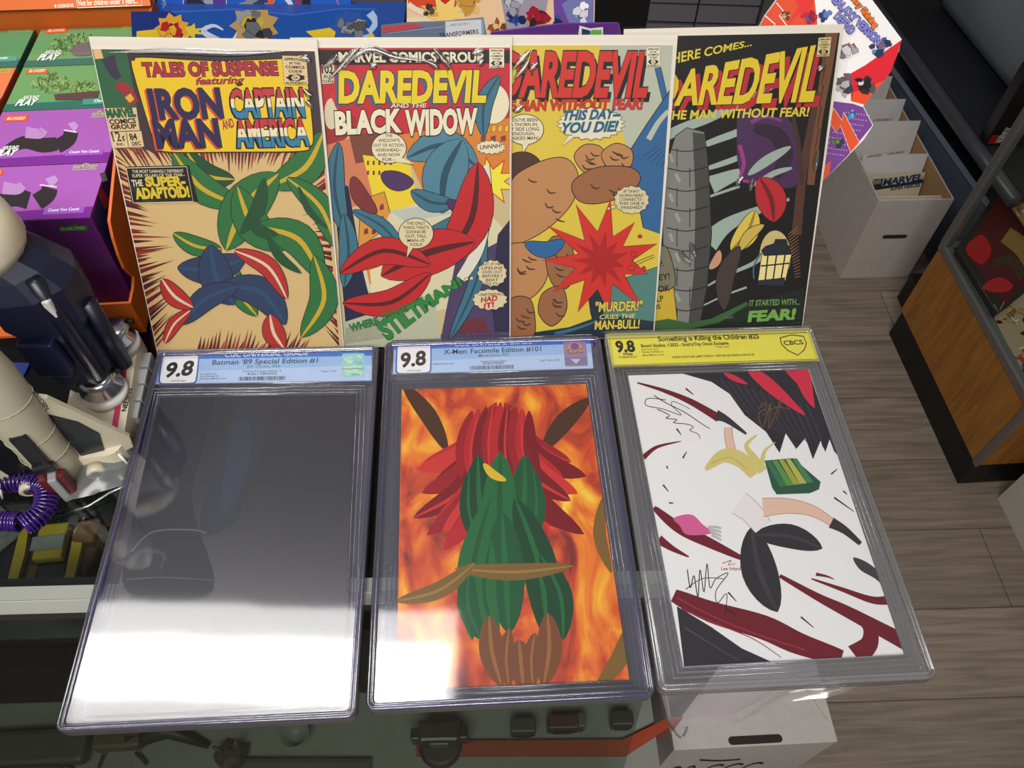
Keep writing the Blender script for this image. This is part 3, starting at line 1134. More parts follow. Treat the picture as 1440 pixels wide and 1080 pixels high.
def seal(A, pts, c=(226, 216, 190), lean=0):
    TL, TR, BR, BL = pts
    A.cur = 'approval_seal'
    A.poly(c, pts)
    def at(s, t):
        return (TL[0] + (TR[0] - TL[0]) * s + (BL[0] - TL[0]) * t, TL[1] + (TR[1] - TL[1]) * s + (BL[1] - TL[1]) * t)
    hh = BL[1] - TL[1]
    n = 9
    for k in range(n):
        for s in (0, 1):
            A.poly(INK, [at(s - .012, (k + .2) / n), at(s + .012, (k + .2) / n), at(s + .012, (k + .7) / n), at(s - .012, (k + .7) / n)])
        for t in (0, 1):
            A.poly(INK, [at((k + .2) / n, t - .008), at((k + .7) / n, t - .008), at((k + .7) / n, t + .008), at((k + .2) / n, t + .008)])
    A.text('APPROVED', at(.08, .155), at(.92, .155), hh * .085, INK, bold=.03)
    A.text('BY THE', at(.28, .29), at(.72, .29), hh * .075, INK, bold=.03)
    A.text('COMICS', at(.1, .43), at(.9, .43), hh * .09, INK, bold=.03)
    A.text('CODE', at(.22, .57), at(.78, .57), hh * .085, INK, bold=.03)
    cx, cy = at(.5, .745)
    A.star(INK, cx, cy, (TR[0] - TL[0]) * .42, hh * .135, 7, .82)
    A.ell(c, cx, cy, (TR[0] - TL[0]) * .17, hh * .1)
    A.text('CA', at(.4, .79), at(.6, .79), hh * .09, INK, bold=.04)
    A.text('AUTHORITY', at(.06, .975), at(.94, .975), hh * .085, INK, bold=.03)


# ---------------------------------------------------------------- first comic: tan ground, yellow title panel
o, cov, A, q = comic(0, 'leftmost upright bagged comic, yellow title panel on a tan cover with red rays', (206, 174, 122), .2585, None,
                     [[(150, 74), (240, 72), (330, 75), (400, 72)], [(420, 84), (432, 82), (436, 90)], [(427, 124), (434, 132), (440, 134)], [(430, 140), (440, 150)]])
rr_ = random.Random(11)
RED = (112, 34, 38)
A.cur = 'ray_print'
for k in range(70):
    t = k / 70
    y = 215 + t * 275
    for sd in (0, 1):
        ex = 158 + (y - 215) * .242 if sd == 0 else 458 + (y - 215) * .085
        yy = y + rr_.uniform(-4, 4)
        L = rr_.uniform(18, 58) * (1 if (k // 6) % 2 else .7)
        tx, ty = 325 - ex, 335 - yy
        l = math.hypot(tx, ty)
        c = rr_.choice([RED, (92, 26, 34), (60, 26, 32), (140, 52, 46)])
        if rr_.random() < (.85 if sd == 0 else .7):
            A.poly(c, [(ex - 4, yy - 2.6), (ex - 4, yy + 2.6), (ex + tx / l * L, yy + ty / l * L)])
for k in range(56):
    x = 165 + k * 5.2
    L = rr_.uniform(12, 44)
    A.poly(rr_.choice([RED, (92, 26, 34), (140, 52, 46)]), [(x - 2.4, 208), (x + 2.4, 208), (x + (330 - x) * .16, 212 + L * .8)])
    if k > 10 and k < 40:
        A.poly(rr_.choice([RED, (92, 26, 34), (150, 70, 50)]), [(x + 55, 492), (x + 60, 492), (x + 62 + (k - 14) * .3, 492 - L * .7)])
A.cur = 'cover_art'
A.poly((62, 46, 54), [(131, 66), (446, 69), (466, 205), (452, 215), (215, 214), (170, 195)])
A.poly((44, 92, 62), [(128, 68), (178, 70), (193, 151), (146, 152)])
A.poly((216, 178, 132), [(131, 69), (142, 69), (146, 82), (134, 83)])
A.stroke((52, 46, 66), [(152, 80), (160, 100), (168, 110)], 20, 8)
A.stroke((150, 42, 44), [(164, 120), (178, 126), (188, 145)], 12, 16)
A.stroke((212, 168, 60), [(180, 134), (186, 142)], 10, 8)
A.poly((214, 184, 138), [(149, 152), (192, 151), (197, 183), (155, 185)], line=INK, lw=.6)
A.poly((216, 188, 142), [(156, 186), (199, 184), (203, 206), (160, 208)], line=INK, lw=.6)
A.stroke(INK, [(178, 186), (181, 206)], 1, 1)
# abstract sheaf of leaves in green, blue and red
G, GD, GY = (44, 106, 58), (30, 74, 46), (196, 160, 44)
A.leaf(GD, (262, 212), (330, 252), 34, GY, .2)
for a_, b_, w_, bd in (((244, 214), (340, 290), 40, .12), ((456, 184), (378, 262), 46, -.16), ((404, 250), (474, 350), 34, -.12), ((392, 244), (318, 352), 62, .1), ((334, 262), (404, 350), 46, .15), ((358, 318), (452, 392), 46, -.2), ((442, 360), (424, 474), 40, -.2), ((326, 372), (362, 444), 28, .1), ((244, 328), (312, 350), 26, .1)):
    A.leaf(G, a_, b_, w_, GY, bd)
for a_, b_, w_, bd in (((372, 250), (338, 330), 22, -.1), ((420, 262), (462, 322), 10, .1), ((376, 330), (424, 384), 14, .1), ((350, 300), (392, 330), 18, .2)):
    A.leaf(GD, a_, b_, w_, None, bd, None)
BL1, BL2 = (44, 58, 92), (42, 72, 106)
for a_, b_, w_, bd in (((250, 376), (346, 362), 40, .1), ((296, 344), (330, 428), 46, .1), ((310, 402), (402, 456), 42, -.2), ((336, 402), (256, 456), 32, .12)):
    A.leaf(BL1, a_, b_, w_, BL2, bd)
for a_, b_, w_, bd in (((330, 352), (404, 420), 26, -.15), ((228, 392), (272, 432), 26, .1), ((268, 436), (232, 482), 18, .1), ((380, 442), (400, 490), 30, .1)):
    A.leaf((172, 44, 44), a_, b_, w_, (214, 196, 164), bd)
A.cur = 'title_panel'
A.poly((226, 188, 34), [(187, 96), (190, 85), (203, 81), (300, 86), (395, 83), (427, 79), (432, 110), (440, 188), (436, 206), (420, 212), (330, 213), (238, 213), (222, 205), (214, 188)], 1, line=INK, lw=1.5)
A.cur = 'title_lettering'
A.text('TALES OF SUSPENSE', (203, 107), (392, 105), 18, (164, 38, 62), bold=.045, line=INK, lw=.035)
A.text('featuring', (276, 119), (345, 117), 10, (164, 38, 62), shear=.35, bold=.02, line=INK, lw=.02)
A.text('IRON', (214, 166), (316, 164), 39, (42, 36, 74), bold=.055, shadow=(206, 74, 40), sh=(-2.5, 2))
A.text('MAN', (221, 207), (313, 205), 37, (42, 36, 74), bold=.055, shadow=(206, 74, 40), sh=(-2.5, 2))
B3 = [(-.1, .36, (48, 120, 160)), (.36, .68, (226, 214, 180)), (.68, 1.2, (186, 52, 62))]
A.text('CAPTAIN', (328, 165), (430, 163), 38, INK, bold=.04, line=INK, lw=.035, shadow=INK, sh=(-2.5, 1.5), bands=B3)
A.text('AMERICA', (334, 206), (436, 203), 36, INK, bold=.04, line=INK, lw=.035, shadow=INK, sh=(-2.5, 1.5), bands=B3)
A.text('AND', (314, 182), (331, 178), 12, (150, 40, 70), shear=.3, bold=.03)
A.cur = 'issue_box_lettering'
A.text('MARVEL', (151, 165), (192, 163), 11, (30, 96, 64), bold=.05, line=INK, lw=.02)
A.text('COMICS', (155, 174.5), (192, 172.5), 6.5, INK, bold=.03)
A.text('GROUP', (157, 181.5), (193, 180), 6, INK, bold=.03)
A.text('12', (160, 199), (172, 198), 13, INK, bold=.01)
A.text('¢', (173, 197), (177, 196.5), 8, INK)
A.text('IND.', (165, 204.5), (176, 204), 3.6, INK, bold=.02)
A.text('84', (184, 197), (194, 196), 9, INK, bold=.02)
A.text('DEC', (187, 204.5), (199, 203.5), 5, INK, bold=.02)
seal(A, [(397, 78), (431, 79), (434, 118), (400, 119)], (216, 188, 142))
A.cur = 'caption_box'
A.poly((24, 20, 20), [(177, 234), (266, 232), (279, 283), (186, 286)])
A.stroke(CREAM, [(178, 236), (263, 234), (272, 283), (188, 285), (178, 236)], 1, 1, raw=True)
A.text('THE MOST DARINGLY DIFFERENT', (187, 243), (259, 242), 4.2, CREAM, bold=.01)
A.text('SUPER VILLAIN OF THE YEAR--', (187, 249), (261, 247.5), 4.2, CREAM, bold=.01)
A.text('THE', (187, 261.5), (202, 261), 8.5, CREAM, bold=.03)
A.text('SUPER-', (206, 261.5), (262, 260), 12, (212, 184, 42), bold=.055)
A.text('ADAPTOID!', (192, 279), (268, 276), 14, (212, 184, 42), bold=.055)
A.build(cov)

# ---------------------------------------------------------------- second comic: red top, orange town
o, cov, A, q = comic(1, 'upright bagged comic with yellow and white titles on red', (196, 176, 134), .2595, None,
                     [[(452, 96), (470, 84), (474, 76)], [(462, 112), (492, 80), (505, 68)], [(482, 98), (504, 76), (526, 70), (556, 80), (602, 86)], [(600, 86), (612, 92), (616, 98)], [(608, 66), (622, 82), (636, 98)], [(664, 76), (680, 70)], [(672, 92), (680, 84)], [(520, 96), (530, 90)]])
R2 = (188, 36, 52)
A.poly(R2, [(440, 60), (725, 60), (722, 190), (440, 190)])
A.poly((34, 24, 24), [(440, 70), (725, 70), (722, 89), (440, 92)])
A.poly((150, 40, 48), [(440, 155), (500, 165), (480, 200), (440, 205)], 1)
A.poly((206, 124, 50), [(560, 190), (722, 165), (720, 250), (600, 280)])
A.poly((200, 118, 84), [(456, 205), (520, 186), (530, 280), (470, 300)])
A.poly((116, 62, 50), [(490, 186), (560, 188), (560, 220), (500, 230)])
A.poly((226, 198, 46), [(510, 218), (575, 226), (592, 300), (530, 300)])
for k in range(10):
    A.poly((110, 70, 30), [(516 + (k % 5) * 8, 226 + (k // 5) * 14), (519 + (k % 5) * 8, 226 + (k // 5) * 14), (519 + (k % 5) * 8, 232 + (k // 5) * 14), (516 + (k % 5) * 8, 232 + (k // 5) * 14)])
A.poly((206, 142, 60), [(508, 282), (540, 270), (552, 312), (504, 350)], line=INK)
for k in range(8):
    x, y = 512 + (k % 3) * 11, 286 + (k // 3) * 17
    A.poly((120, 50, 40), [(x, y + 3), (x + 5, y), (x + 6, y + 8), (x, y + 10)])
A.poly((208, 200, 168), [(548, 300), (600, 280), (680, 290), (715, 330), (690, 420), (600, 440), (540, 420), (500, 400)])
A.poly((178, 186, 178), [(548, 296), (610, 288), (640, 300), (570, 312)])
A.poly((30, 30, 62), [(468, 256), (490, 262), (510, 380), (525, 440), (486, 455)])
A.poly((206, 128, 46), [(512, 366), (530, 362), (538, 392), (520, 400)])
A.poly((220, 206, 170), [(520, 380), (560, 366), (580, 410), (524, 424)])
A.poly((72, 58, 96), [(640, 370), (722, 330), (720, 475), (620, 475)])
A.poly((38, 36, 64), [(700, 330), (724, 300), (724, 500), (700, 500), (690, 420)])
A.poly((100, 40, 54), [(640, 452), (680, 446), (690, 472), (640, 474)])
A.poly((72, 58, 96), [(620, 470), (724, 466), (724, 500), (612, 500)])
A.poly((178, 178, 156), [(478, 455), (610, 412), (624, 500), (478, 500)])
for k in range(14):
    A.stroke((90, 90, 84), [(486, 462 + k * 1.6), (540, 446 + k * 2.2)], .6, .6)
for k in range(5):
    A.poly((224, 176, 60), [(674 + k * 9, 178), (679 + k * 9, 176), (679 + k * 9, 184), (674 + k * 9, 185)], line=INK, lw=.5)
    A.poly((120, 66, 40), [(676 + (k % 3) * 14, 192 + (k // 3) * 12), (683 + (k % 3) * 14, 190 + (k // 3) * 12), (683 + (k % 3) * 14, 198 + (k // 3) * 12), (676 + (k % 3) * 14, 199 + (k // 3) * 12)])
A.star((232, 216, 60), 690, 255, 36, 32, 9, .5, line=(186, 40, 40), lw=4)
A.ell((226, 214, 184), 694, 146, 22, 28, line=INK, lw=.6)
A.ell((210, 196, 170), 466, 160, 10, 22)
A.stroke((196, 46, 44), [(468, 130), (472, 142), (476, 155)], 10, 3)
T, TD, TL_ = (58, 108, 130), (36, 72, 92), (74, 124, 146)
for a_, b_, w_, bd in (((702, 106), (680, 192), 24, .12), ((476, 200), (486, 330), 28, .08), ((484, 300), (484, 404), 26, -.06), ((496, 296), (570, 358), 20, -.1), ((572, 222), (672, 236), 44, -.25), ((650, 196), (622, 300), 62, .1), ((578, 268), (640, 286), 26, .12), ((570, 352), (672, 296), 34, .05), ((680, 300), (632, 478), 20, -.08)):
    A.leaf(TL_ if w_ > 40 else T, a_, b_, w_, TD, bd)
A.leaf((120, 44, 48), (496, 248), (530, 300), 22, None, .1)
A.leaf((74, 44, 90), (536, 244), (582, 256), 26, None, .1)
A.leaf((74, 44, 90), (628, 282), (672, 296), 18, None, .1)
A.stroke((214, 210, 196), [(684, 232), (684, 290), (672, 350), (648, 392)], 8, 14, line=INK, wm=16)
RR, RD = (186, 34, 40), (84, 20, 26)
for a_, b_, w_, bd in (((672, 228), (618, 376), 56, -.12), ((668, 340), (536, 388), 62, .06), ((606, 372), (478, 384), 38, .2), ((606, 384), (482, 426), 36, -.16)):
    A.leaf(RR, a_, b_, w_, RD, bd)
A.cur = 'title_lettering'
A.text('MARVEL COMICS GROUP', (477, 87), (680, 87), 13.5, (224, 214, 190), bold=.035)
A.text('DAREDEVIL', (476, 143), (684, 142), 42, (222, 196, 40), shear=.14, bold=.045, line=INK, lw=.018, shadow=(84, 84, 116), sh=(-5, 4))
A.text('AND THE', (549, 151.5), (600, 151), 6, CREAM, shear=.15, bold=.02)
A.text('BLACK', (472, 188), (565, 184), 30, (226, 216, 190), shear=.1, bold=.05, line=INK, lw=.035)
A.text('WIDOW', (572, 189), (673, 186), 33, (226, 216, 190), shear=.1, bold=.05, line=INK, lw=.035)
A.cur = 'issue_box'
A.poly((212, 200, 170), [(452, 91), (470, 91), (470, 117), (453, 118)])
A.text('102', (453, 103), (469, 103), 11, INK, bold=.03)
A.text('AUG', (455, 110), (469, 110), 5.5, INK, bold=.02)
A.text('02456', (454, 116.5), (470, 116.5), 4.6, INK)
seal(A, [(688, 68), (709, 68), (709, 95), (688, 96)])
A.cur = 'speech_balloon'
def balloon(A, x, y, rx, ry, tail=None, c=(222, 210, 180)):
    A.ell(INK, x, y, rx + 1, ry + 1)
    if tail:
        A.poly(INK, [(tail[0][0] - 1, tail[0][1]), (tail[1][0], tail[1][1] + 1.5), (tail[2][0] + 1, tail[2][1])])
    A.ell(c, x, y, rx, ry)
    if tail:
        A.poly(c, tail)
def lines(A, tx, x, y0, dy, h, c=INK, w=1.0, bold=.012, shear=0):
    for k, (t, hw) in enumerate(tx):
        A.text(t, (x - hw * w, y0 + k * dy), (x + hw * w, y0 + k * dy - .4), h, c, bold=bold, shear=shear)
balloon(A, 547, 208, 24, 21, [(563, 221), (583, 231), (556, 227)])
lines(A, [('THE', 5), ("WIDOW'S", 15), ('OUT OF ACTION,', 22), ('HORNHEAD--', 18), ('AND NOW', 16), ('FOR--', 9)], 547, 193, 6.7, 4.4)
balloon(A, 585, 328, 24, 21, [(574, 345), (572, 362), (582, 346)], (214, 198, 160))
lines(A, [('THE ONLY', 13), ("THING THAT'S", 18), ('GONNA BE', 14), ('OUT, TALL', 15), ('MAN--IS', 12), ('YOU!', 9)], 585, 316, 6, 4.2)
A.star((224, 212, 182), 690, 207, 22, 10, 15, .8, line=INK, lw=.8)
A.text('UNNNH!', (675, 210), (706, 207), 5.5, INK, shear=.2, bold=.02)
A.star((214, 198, 160), 692, 384, 21, 19, 13, .9, line=INK, lw=.8)
lines(A, [('BUT, IF HER', 15), ('LIFELINE', 15), ('GIVES OUT', 14), ('BEFORE I', 14), ('BEAT', 9), ('STILTY--', 12)], 692, 373, 5.6, 3.8, shear=.1)
A.star((214, 198, 160), 689, 421, 25, 15, 13, .88, line=INK, lw=.8)
A.text("--NATASHA'S", (672, 416), (708, 415), 4, INK, shear=.15, bold=.015)
A.text('HAD', (676, 425), (700, 422), 7, (180, 30, 36), shear=.2, bold=.04)
A.text('IT!', (680, 434), (696, 431), 7, (180, 30, 36), shear=.2, bold=.04)
A.ell((214, 198, 160), 656, 392, 2.6, 2, line=INK, lw=.5)
A.ell((214, 198, 160), 663, 391, 2.4, 2, line=INK, lw=.5)
A.cur = 'caption_lettering'
A.text('WHERE', (494, 466), (534, 455), 10, (36, 116, 56), shear=.1, bold=.04, line=INK, lw=.015)
A.text('STALKS', (540, 450), (576, 436), 10, (36, 116, 56), shear=.1, bold=.04, line=INK, lw=.015)
A.text('THE', (583, 432), (598, 424), 8, (36, 116, 56), shear=.1, bold=.04, line=INK, lw=.015)
A.text('STILTMAN!', (545, 478), (652, 398), 26, (40, 126, 58), shear=.1, bold=.045, line=INK, lw=.02, h1=11)
A.build(cov)

# ---------------------------------------------------------------- third comic: red title on yellow
o, cov, A, q = comic(2, 'upright bagged comic with a red title on yellow and a red splash', (212, 186, 66), .2595, None,
                     [[(720, 98), (735, 82), (746, 70)], [(722, 112), (738, 94), (744, 84)], [(744, 100), (756, 88)], [(722, 158), (736, 148)]])
A.poly((176, 182, 166), [(844, 60), (960, 60), (950, 250), (890, 230), (876, 190), (852, 140)])
B_, BD = (46, 96, 146), (26, 58, 92)
A.stroke(B_, [(925, 95), (932, 125), (938, 150)], 8, 7, line=INK, lw=.8)
A.poly(B_, [(946, 122), (948, 260), (932, 330), (905, 320), (890, 240), (880, 222), (910, 175)], line=INK)
A.stroke((176, 182, 166), [(912, 196), (926, 172), (940, 156)], 8, 6)
for k in range(6):
    A.stroke(BD, [(905 + k * 6, 220 + k * 4), (925 + k * 3, 205 + k * 4)], 1, 1)
A.poly((80, 124, 120), [(840, 405), (925, 375), (920, 475), (848, 470)], line=INK)
A.poly((30, 40, 52), [(826, 412), (846, 400), (850, 436), (838, 470), (830, 440)])
A.poly((26, 46, 60), [(720, 472), (800, 460), (850, 442), (920, 452), (918, 482), (720, 485)])
A.stroke((60, 100, 140), [(780, 470), (810, 462), (838, 452)], 6, 2)
A.stroke((212, 186, 66), [(885, 376), (905, 366), (920, 360)], 3, 2, line=INK)
BR, BR2, BRD = (182, 128, 84), (148, 96, 62), (74, 46, 36)
# tumbling boulders and a plain red splash
def boulder(c, pts, seed):
    A.poly(c, pts, 1, line=INK, lw=1.2)
    r = random.Random(seed)
    x0, x1, y0, y1 = min(p[0] for p in pts), max(p[0] for p in pts), min(p[1] for p in pts), max(p[1] for p in pts)
    for k in range(5):
        x, y = x0 + (x1 - x0) * r.uniform(.25, .7), y0 + (y1 - y0) * r.uniform(.2, .75)
        A.stroke(BRD, [(x, y), (x + 5, y + 3 + k), (x + 13, y + 5)], 1, 1, wm=2.4)
boulder(BRD, [(714, 222), (738, 214), (758, 226), (752, 244), (718, 250)], 1)
boulder(BR, [(716, 262), (750, 232), (792, 222), (812, 244), (806, 282), (776, 316), (740, 338), (716, 340)], 2)
boulder(BR, [(808, 222), (822, 204), (846, 208), (850, 232), (828, 246)], 3)
boulder(BR, [(846, 218), (866, 202), (888, 212), (886, 234), (864, 244)], 4)
boulder(BR2, [(806, 256), (840, 236), (886, 236), (900, 252), (880, 274), (838, 286), (812, 280)], 5)
boulder(BR, [(712, 352), (740, 342), (766, 352), (768, 392), (744, 420), (714, 420)], 7)
boulder(BR2, [(776, 334), (800, 340), (808, 376), (798, 404), (778, 400), (768, 366)], 8)
boulder(BR2, [(716, 424), (744, 420), (752, 450), (748, 474), (716, 476)], 9)
boulder(BR2, [(764, 412), (790, 404), (796, 436), (776, 458), (758, 440)], 10)
A.leaf((40, 96, 152), (738, 342), (794, 338), 22, None, .2)
RR = (200, 44, 40)
r = random.Random(77)
P = []
for k in range(22):
    t = 2 * pi * k / 22
    rad = (r.uniform(60, 92) if k % 2 else r.uniform(34, 46)) * (1.05 if abs(sin(t)) > .4 else 1.0)
    P.append((846 + rad * .95 * cos(t), 366 + rad * .95 * sin(t)))
A.poly(RR, P, line=INK, lw=1.3)
A.poly((166, 30, 32), [(846 + (p[0] - 846) * .5, 366 + (p[1] - 366) * .5) for p in P])
for k in range(4):
    A.ell(RR, 886 + r.random() * 26, 318 + r.random() * 70, r.uniform(2, 5), r.uniform(2, 4), line=INK, lw=.7)
A.cur = 'title_lettering'
A.text('DAREDEVIL', (702, 134), (910, 134), 60, (200, 46, 38), shear=.2, bold=.04, line=INK, lw=.02, shadow=INK, sh=(4, 6))
A.text('THE MAN WITHOUT FEAR!', (693, 156), (904, 153), 14, (196, 46, 40), shear=.1, bold=.045, line=INK, lw=.02)
A.text('TM', (908, 139), (913, 139), 3, INK)
seal(A, [(909, 66), (928, 66), (928, 93), (909, 94)])
A.cur = 'speech_balloon'
A.star((222, 212, 184), 831, 174, 48, 23, 22, .88, line=INK, lw=1)
A.poly((222, 212, 184), [(800, 190), (791, 205), (808, 192)], line=INK, lw=.6)
A.text('THIS DAY--', (792, 169), (873, 166), 13, (34, 92, 128), shear=.3, bold=.05)
A.text('YOU DIE!', (790, 187), (870, 184), 14, (34, 92, 128), shear=.3, bold=.05)
balloon(A, 738, 182, 26, 21, [(734, 200), (736, 214), (744, 201)])
lines(A, [("YOU'VE BEEN", 20), ('A THORN IN', 19), ('MY SIDE LONG', 22), ('ENOUGH,', 16), ('MASKED MAN!', 21)], 736, 171, 6.4, 4.6)
A.star((210, 196, 158), 888, 281, 25, 20, 14, .9, line=INK, lw=.8)
lines(A, [('IF THAT', 11), ('HORN-HEAD', 17), ('CONNECTS--', 17), ('THIS ONE IS', 18), ('FINISHED!', 15)], 888, 271, 5.7, 4)
A.ell((210, 196, 158), 862, 291, 3, 2.4, line=INK, lw=.6)
A.ell((210, 196, 158), 856, 293, 2, 1.6, line=INK, lw=.6)
A.cur = 'caption_lettering'
A.text('"MURDER!"', (837, 438), (903, 436), 13, (214, 190, 74), shear=.06, bold=.03, line=INK, lw=.03)
A.text('CRIES THE', (843, 448.5), (893, 447), 6, (206, 196, 120), shear=.15, bold=.02)
A.text('MAN-BULL!', (836, 463), (899, 461), 12, (214, 190, 74), shear=.04, bold=.03, line=INK, lw=.03)
A.build(cov)

# ---------------------------------------------------------------- fourth comic: black cover with smoke and a lantern
o, cov, A, q = comic(3, 'rightmost upright bagged comic, yellow title on a black cover with a lantern', (15, 13, 14), .2625, None,
                     [[(1034, 262), (1044, 248)], [(1054, 268), (1058, 250)], [(955, 350), (962, 362), (975, 370)], [(970, 340), (978, 360)], [(1158, 92), (1150, 100)], [(1150, 210), (1146, 240)]], extra=.011)
SM = (150, 168, 160)
A.stroke(SM, [(920, 200), (960, 180), (1000, 165), (1050, 140), (1090, 120)], 14, 6, wm=12)
A.stroke(SM, [(950, 222), (1000, 200), (1040, 185), (1080, 165)], 3, 6, wm=10)
A.stroke(SM, [(985, 240), (1030, 225), (1075, 205)], 3, 2, wm=8)
A.stroke(SM, [(1000, 260), (1040, 244), (1060, 246)], 26, 2)
A.stroke(SM, [(940, 292), (980, 282), (1040, 262)], 2, 4)
A.stroke(SM, [(996, 342), (1020, 318), (1060, 298), (1110, 280)], 30, 4, wm=16)
A.stroke(SM, [(990, 405), (1020, 388), (1060, 370), (1072, 358)], 2, 8)
A.stroke(SM, [(988, 430), (1020, 415), (1050, 404)], 2, 3)
A.poly((70, 40, 82), [(1042, 150), (1080, 165), (1110, 168), (1126, 220), (1118, 262), (1060, 258), (1040, 240), (1036, 200)], 1)
A.stroke((46, 28, 50), [(1060, 180), (1092, 190), (1104, 220), (1090, 250)], 10, 10, wm=24)
A.stroke((150, 52, 130), [(1040, 204), (1046, 230), (1042, 252), (1064, 256)], 6, 4)
A.stroke((120, 56, 130), [(1056, 172), (1076, 164), (1100, 170)], 6, 3)
A.stroke(SM, [(1052, 246), (1078, 226), (1112, 206)], 2, 2, wm=14)
A.stroke(SM, [(1058, 262), (1088, 244), (1114, 236)], 2, 2, wm=8)
TB = (112, 70, 48)
A.stroke(TB, [(1170, 44), (1162, 100), (1150, 170), (1140, 260)], 18, 10)
A.stroke((80, 50, 40), [(1150, 130), (1140, 180), (1128, 250), (1120, 330)], 8, 14)
A.stroke((64, 42, 40), [(1112, 150), (1122, 200), (1128, 260)], 5, 8)
for k in range(5):
    A.stroke((46, 30, 28), [(1164 - k * 3, 60 + k * 30), (1158 - k * 3, 90 + k * 30)], 1.5, 1)
GR, GR2, GRD = (122, 122, 118), (150, 150, 144), (66, 66, 66)
# broken stone pillar
A.poly(GR, [(950, 192), (966, 180), (990, 186), (996, 240), (1000, 330), (994, 400), (984, 456), (944, 456), (934, 392), (932, 300), (936, 236)], 0, line=INK)
A.poly(GRD, [(974, 186), (990, 188), (996, 240), (1000, 330), (994, 400), (984, 456), (968, 456), (976, 380), (978, 280)])
for k in range(9):
    yy = 208 + k * 28
    A.stroke(INK, [(936 + (k % 3), yy), (966, yy + 5), (996, yy - 2)], 1.4, 1.4)
    A.stroke(INK, [(952 + (k % 2) * 18, yy), (952 + (k % 2) * 18, yy + 27)], 1.1, 1.1)
    A.stroke(GR2, [(942 + (k % 2) * 8, yy + 8), (946 + (k % 2) * 10, yy + 20)], 5, 4)
A.poly((196, 166, 50), [(918, 398), (946, 398), (952, 452), (918, 456)], line=INK)
A.poly((118, 112, 92), [(922, 360), (934, 346), (944, 366), (948, 402), (918, 404)], 1, line=INK)
A.text('R.I.P.', (914, 378), (934, 374), 8, INK, bold=.02)
A.text('HEY!', (918, 396), (942, 392), 8.5, INK, bold=.02)
A.text('SPOOK', (906, 413), (942, 409), 8.5, INK, bold=.02)
A.text('HELP', (912, 427), (933, 423), 8, INK, bold=.02)
A.text('US', (919, 436), (929, 434), 7, INK, bold=.02)
# red leaf, straw coloured leaf, pale smoke
A.leaf((178, 36, 46), (1068, 250), (1088, 312), 42, (110, 24, 34), -.1)
A.leaf((210, 186, 76), (1028, 352), (1062, 296), 30, (150, 120, 50), .1)
A.leaf((200, 170, 80), (1040, 352), (1074, 316), 14, None, -.1)
A.leaf((196, 144, 116), (998, 378), (1012, 352), 12, None, .1)
A.leaf((64, 52, 50), (1040, 346), (1018, 436), 24, None, .1)
A.cur = 'lantern_print'
A.ell((196, 178, 120), 1090, 360, 22, 36)
A.poly((232, 214, 146), [(1072, 356), (1114, 352), (1104, 394), (1066, 396)], line=INK)
A.poly((30, 34, 44), [(1070, 352), (1076, 346), (1088, 342), (1090, 336), (1106, 336), (1108, 344), (1120, 352), (1114, 358), (1074, 360)])
A.poly((36, 40, 58), [(1066, 394), (1104, 390), (1102, 402), (1066, 400)])
for k in (0, 1, 2):
    A.stroke(INK, [(1080 + k * 12, 358), (1076 + k * 11, 394)], 2, 2)
A.stroke(INK, [(1070, 374), (1110, 370)], 2, 2)
A.stroke((70, 90, 130), [(1070, 356), (1060, 374), (1060, 392)], 2, 2)
for k in range(16):
    t = k / 15
    A.stroke((150, 100, 70), [(1108 + t * 10, 330 + t * 60), (1122 + t * 4, 318 + t * 70)], 1, .6)
A.cur = 'grass_print'
A.poly((52, 92, 50), [(916, 452), (940, 448), (968, 454), (1000, 448), (1050, 424), (1052, 430), (1010, 456), (960, 466), (916, 464)])
A.poly((22, 30, 26), [(916, 462), (960, 464), (1010, 454), (1056, 426), (1130, 404), (1130, 475), (916, 480)])
A.cur = 'title_lettering'
A.text('HERE COMES...', (945, 90), (1057, 64), 15, (214, 192, 60), shear=.2, bold=.02, h1=8)
A.text('DAREDEVIL', (918, 148), (1145, 140), 40, (218, 190, 42), shear=.22, bold=.03, line=INK, lw=.014, shadow=(176, 38, 52), sh=(7, 7), h1=76)
A.text('THE MAN WITHOUT FEAR!', (934, 168), (1137, 163), 12, (212, 190, 60), shear=.08, bold=.03)
seal(A, [(1151, 53), (1169, 52), (1166, 79), (1148, 80)], (212, 192, 140))
A.cur = 'caption_lettering'
A.text('IT STARTED WITH...', (1053, 430), (1124, 428), 8, (104, 150, 74), bold=.02)
A.text('FEAR!', (1051, 452), (1118, 448), 14, (112, 164, 74), shear=.05, bold=.05)
A.text('COLAN', (1019, 448), (1030, 447), 3, (120, 120, 110))
A.build(cov)

# ================================================================== orange counter tray of toy boxes
ZT = 1.13
a0, a1 = on_z(5, 155, ZT), on_z(55, 37, ZT)          # gap between the two columns
_e0, _e1 = on_z(25, 311, ZT), on_z(127, 306, ZT)
ex = (_e1 - _e0).normalized()
ey = Vector((-ex.y, ex.x, 0))
TR_O = on_z(127, 306, ZT)                              # front right top corner of the nearest box
TW = .118
TD_ = .0744
ROW = [0, 1.0, 2.13, 3.14, 4.1]


def tray_frame(org):
    return Matrix(((ex.x, ey.x, 0, org.x), (ex.y, ey.y, 0, org.y), (0, 0, 1, org.z), (0, 0, 0, 1)))


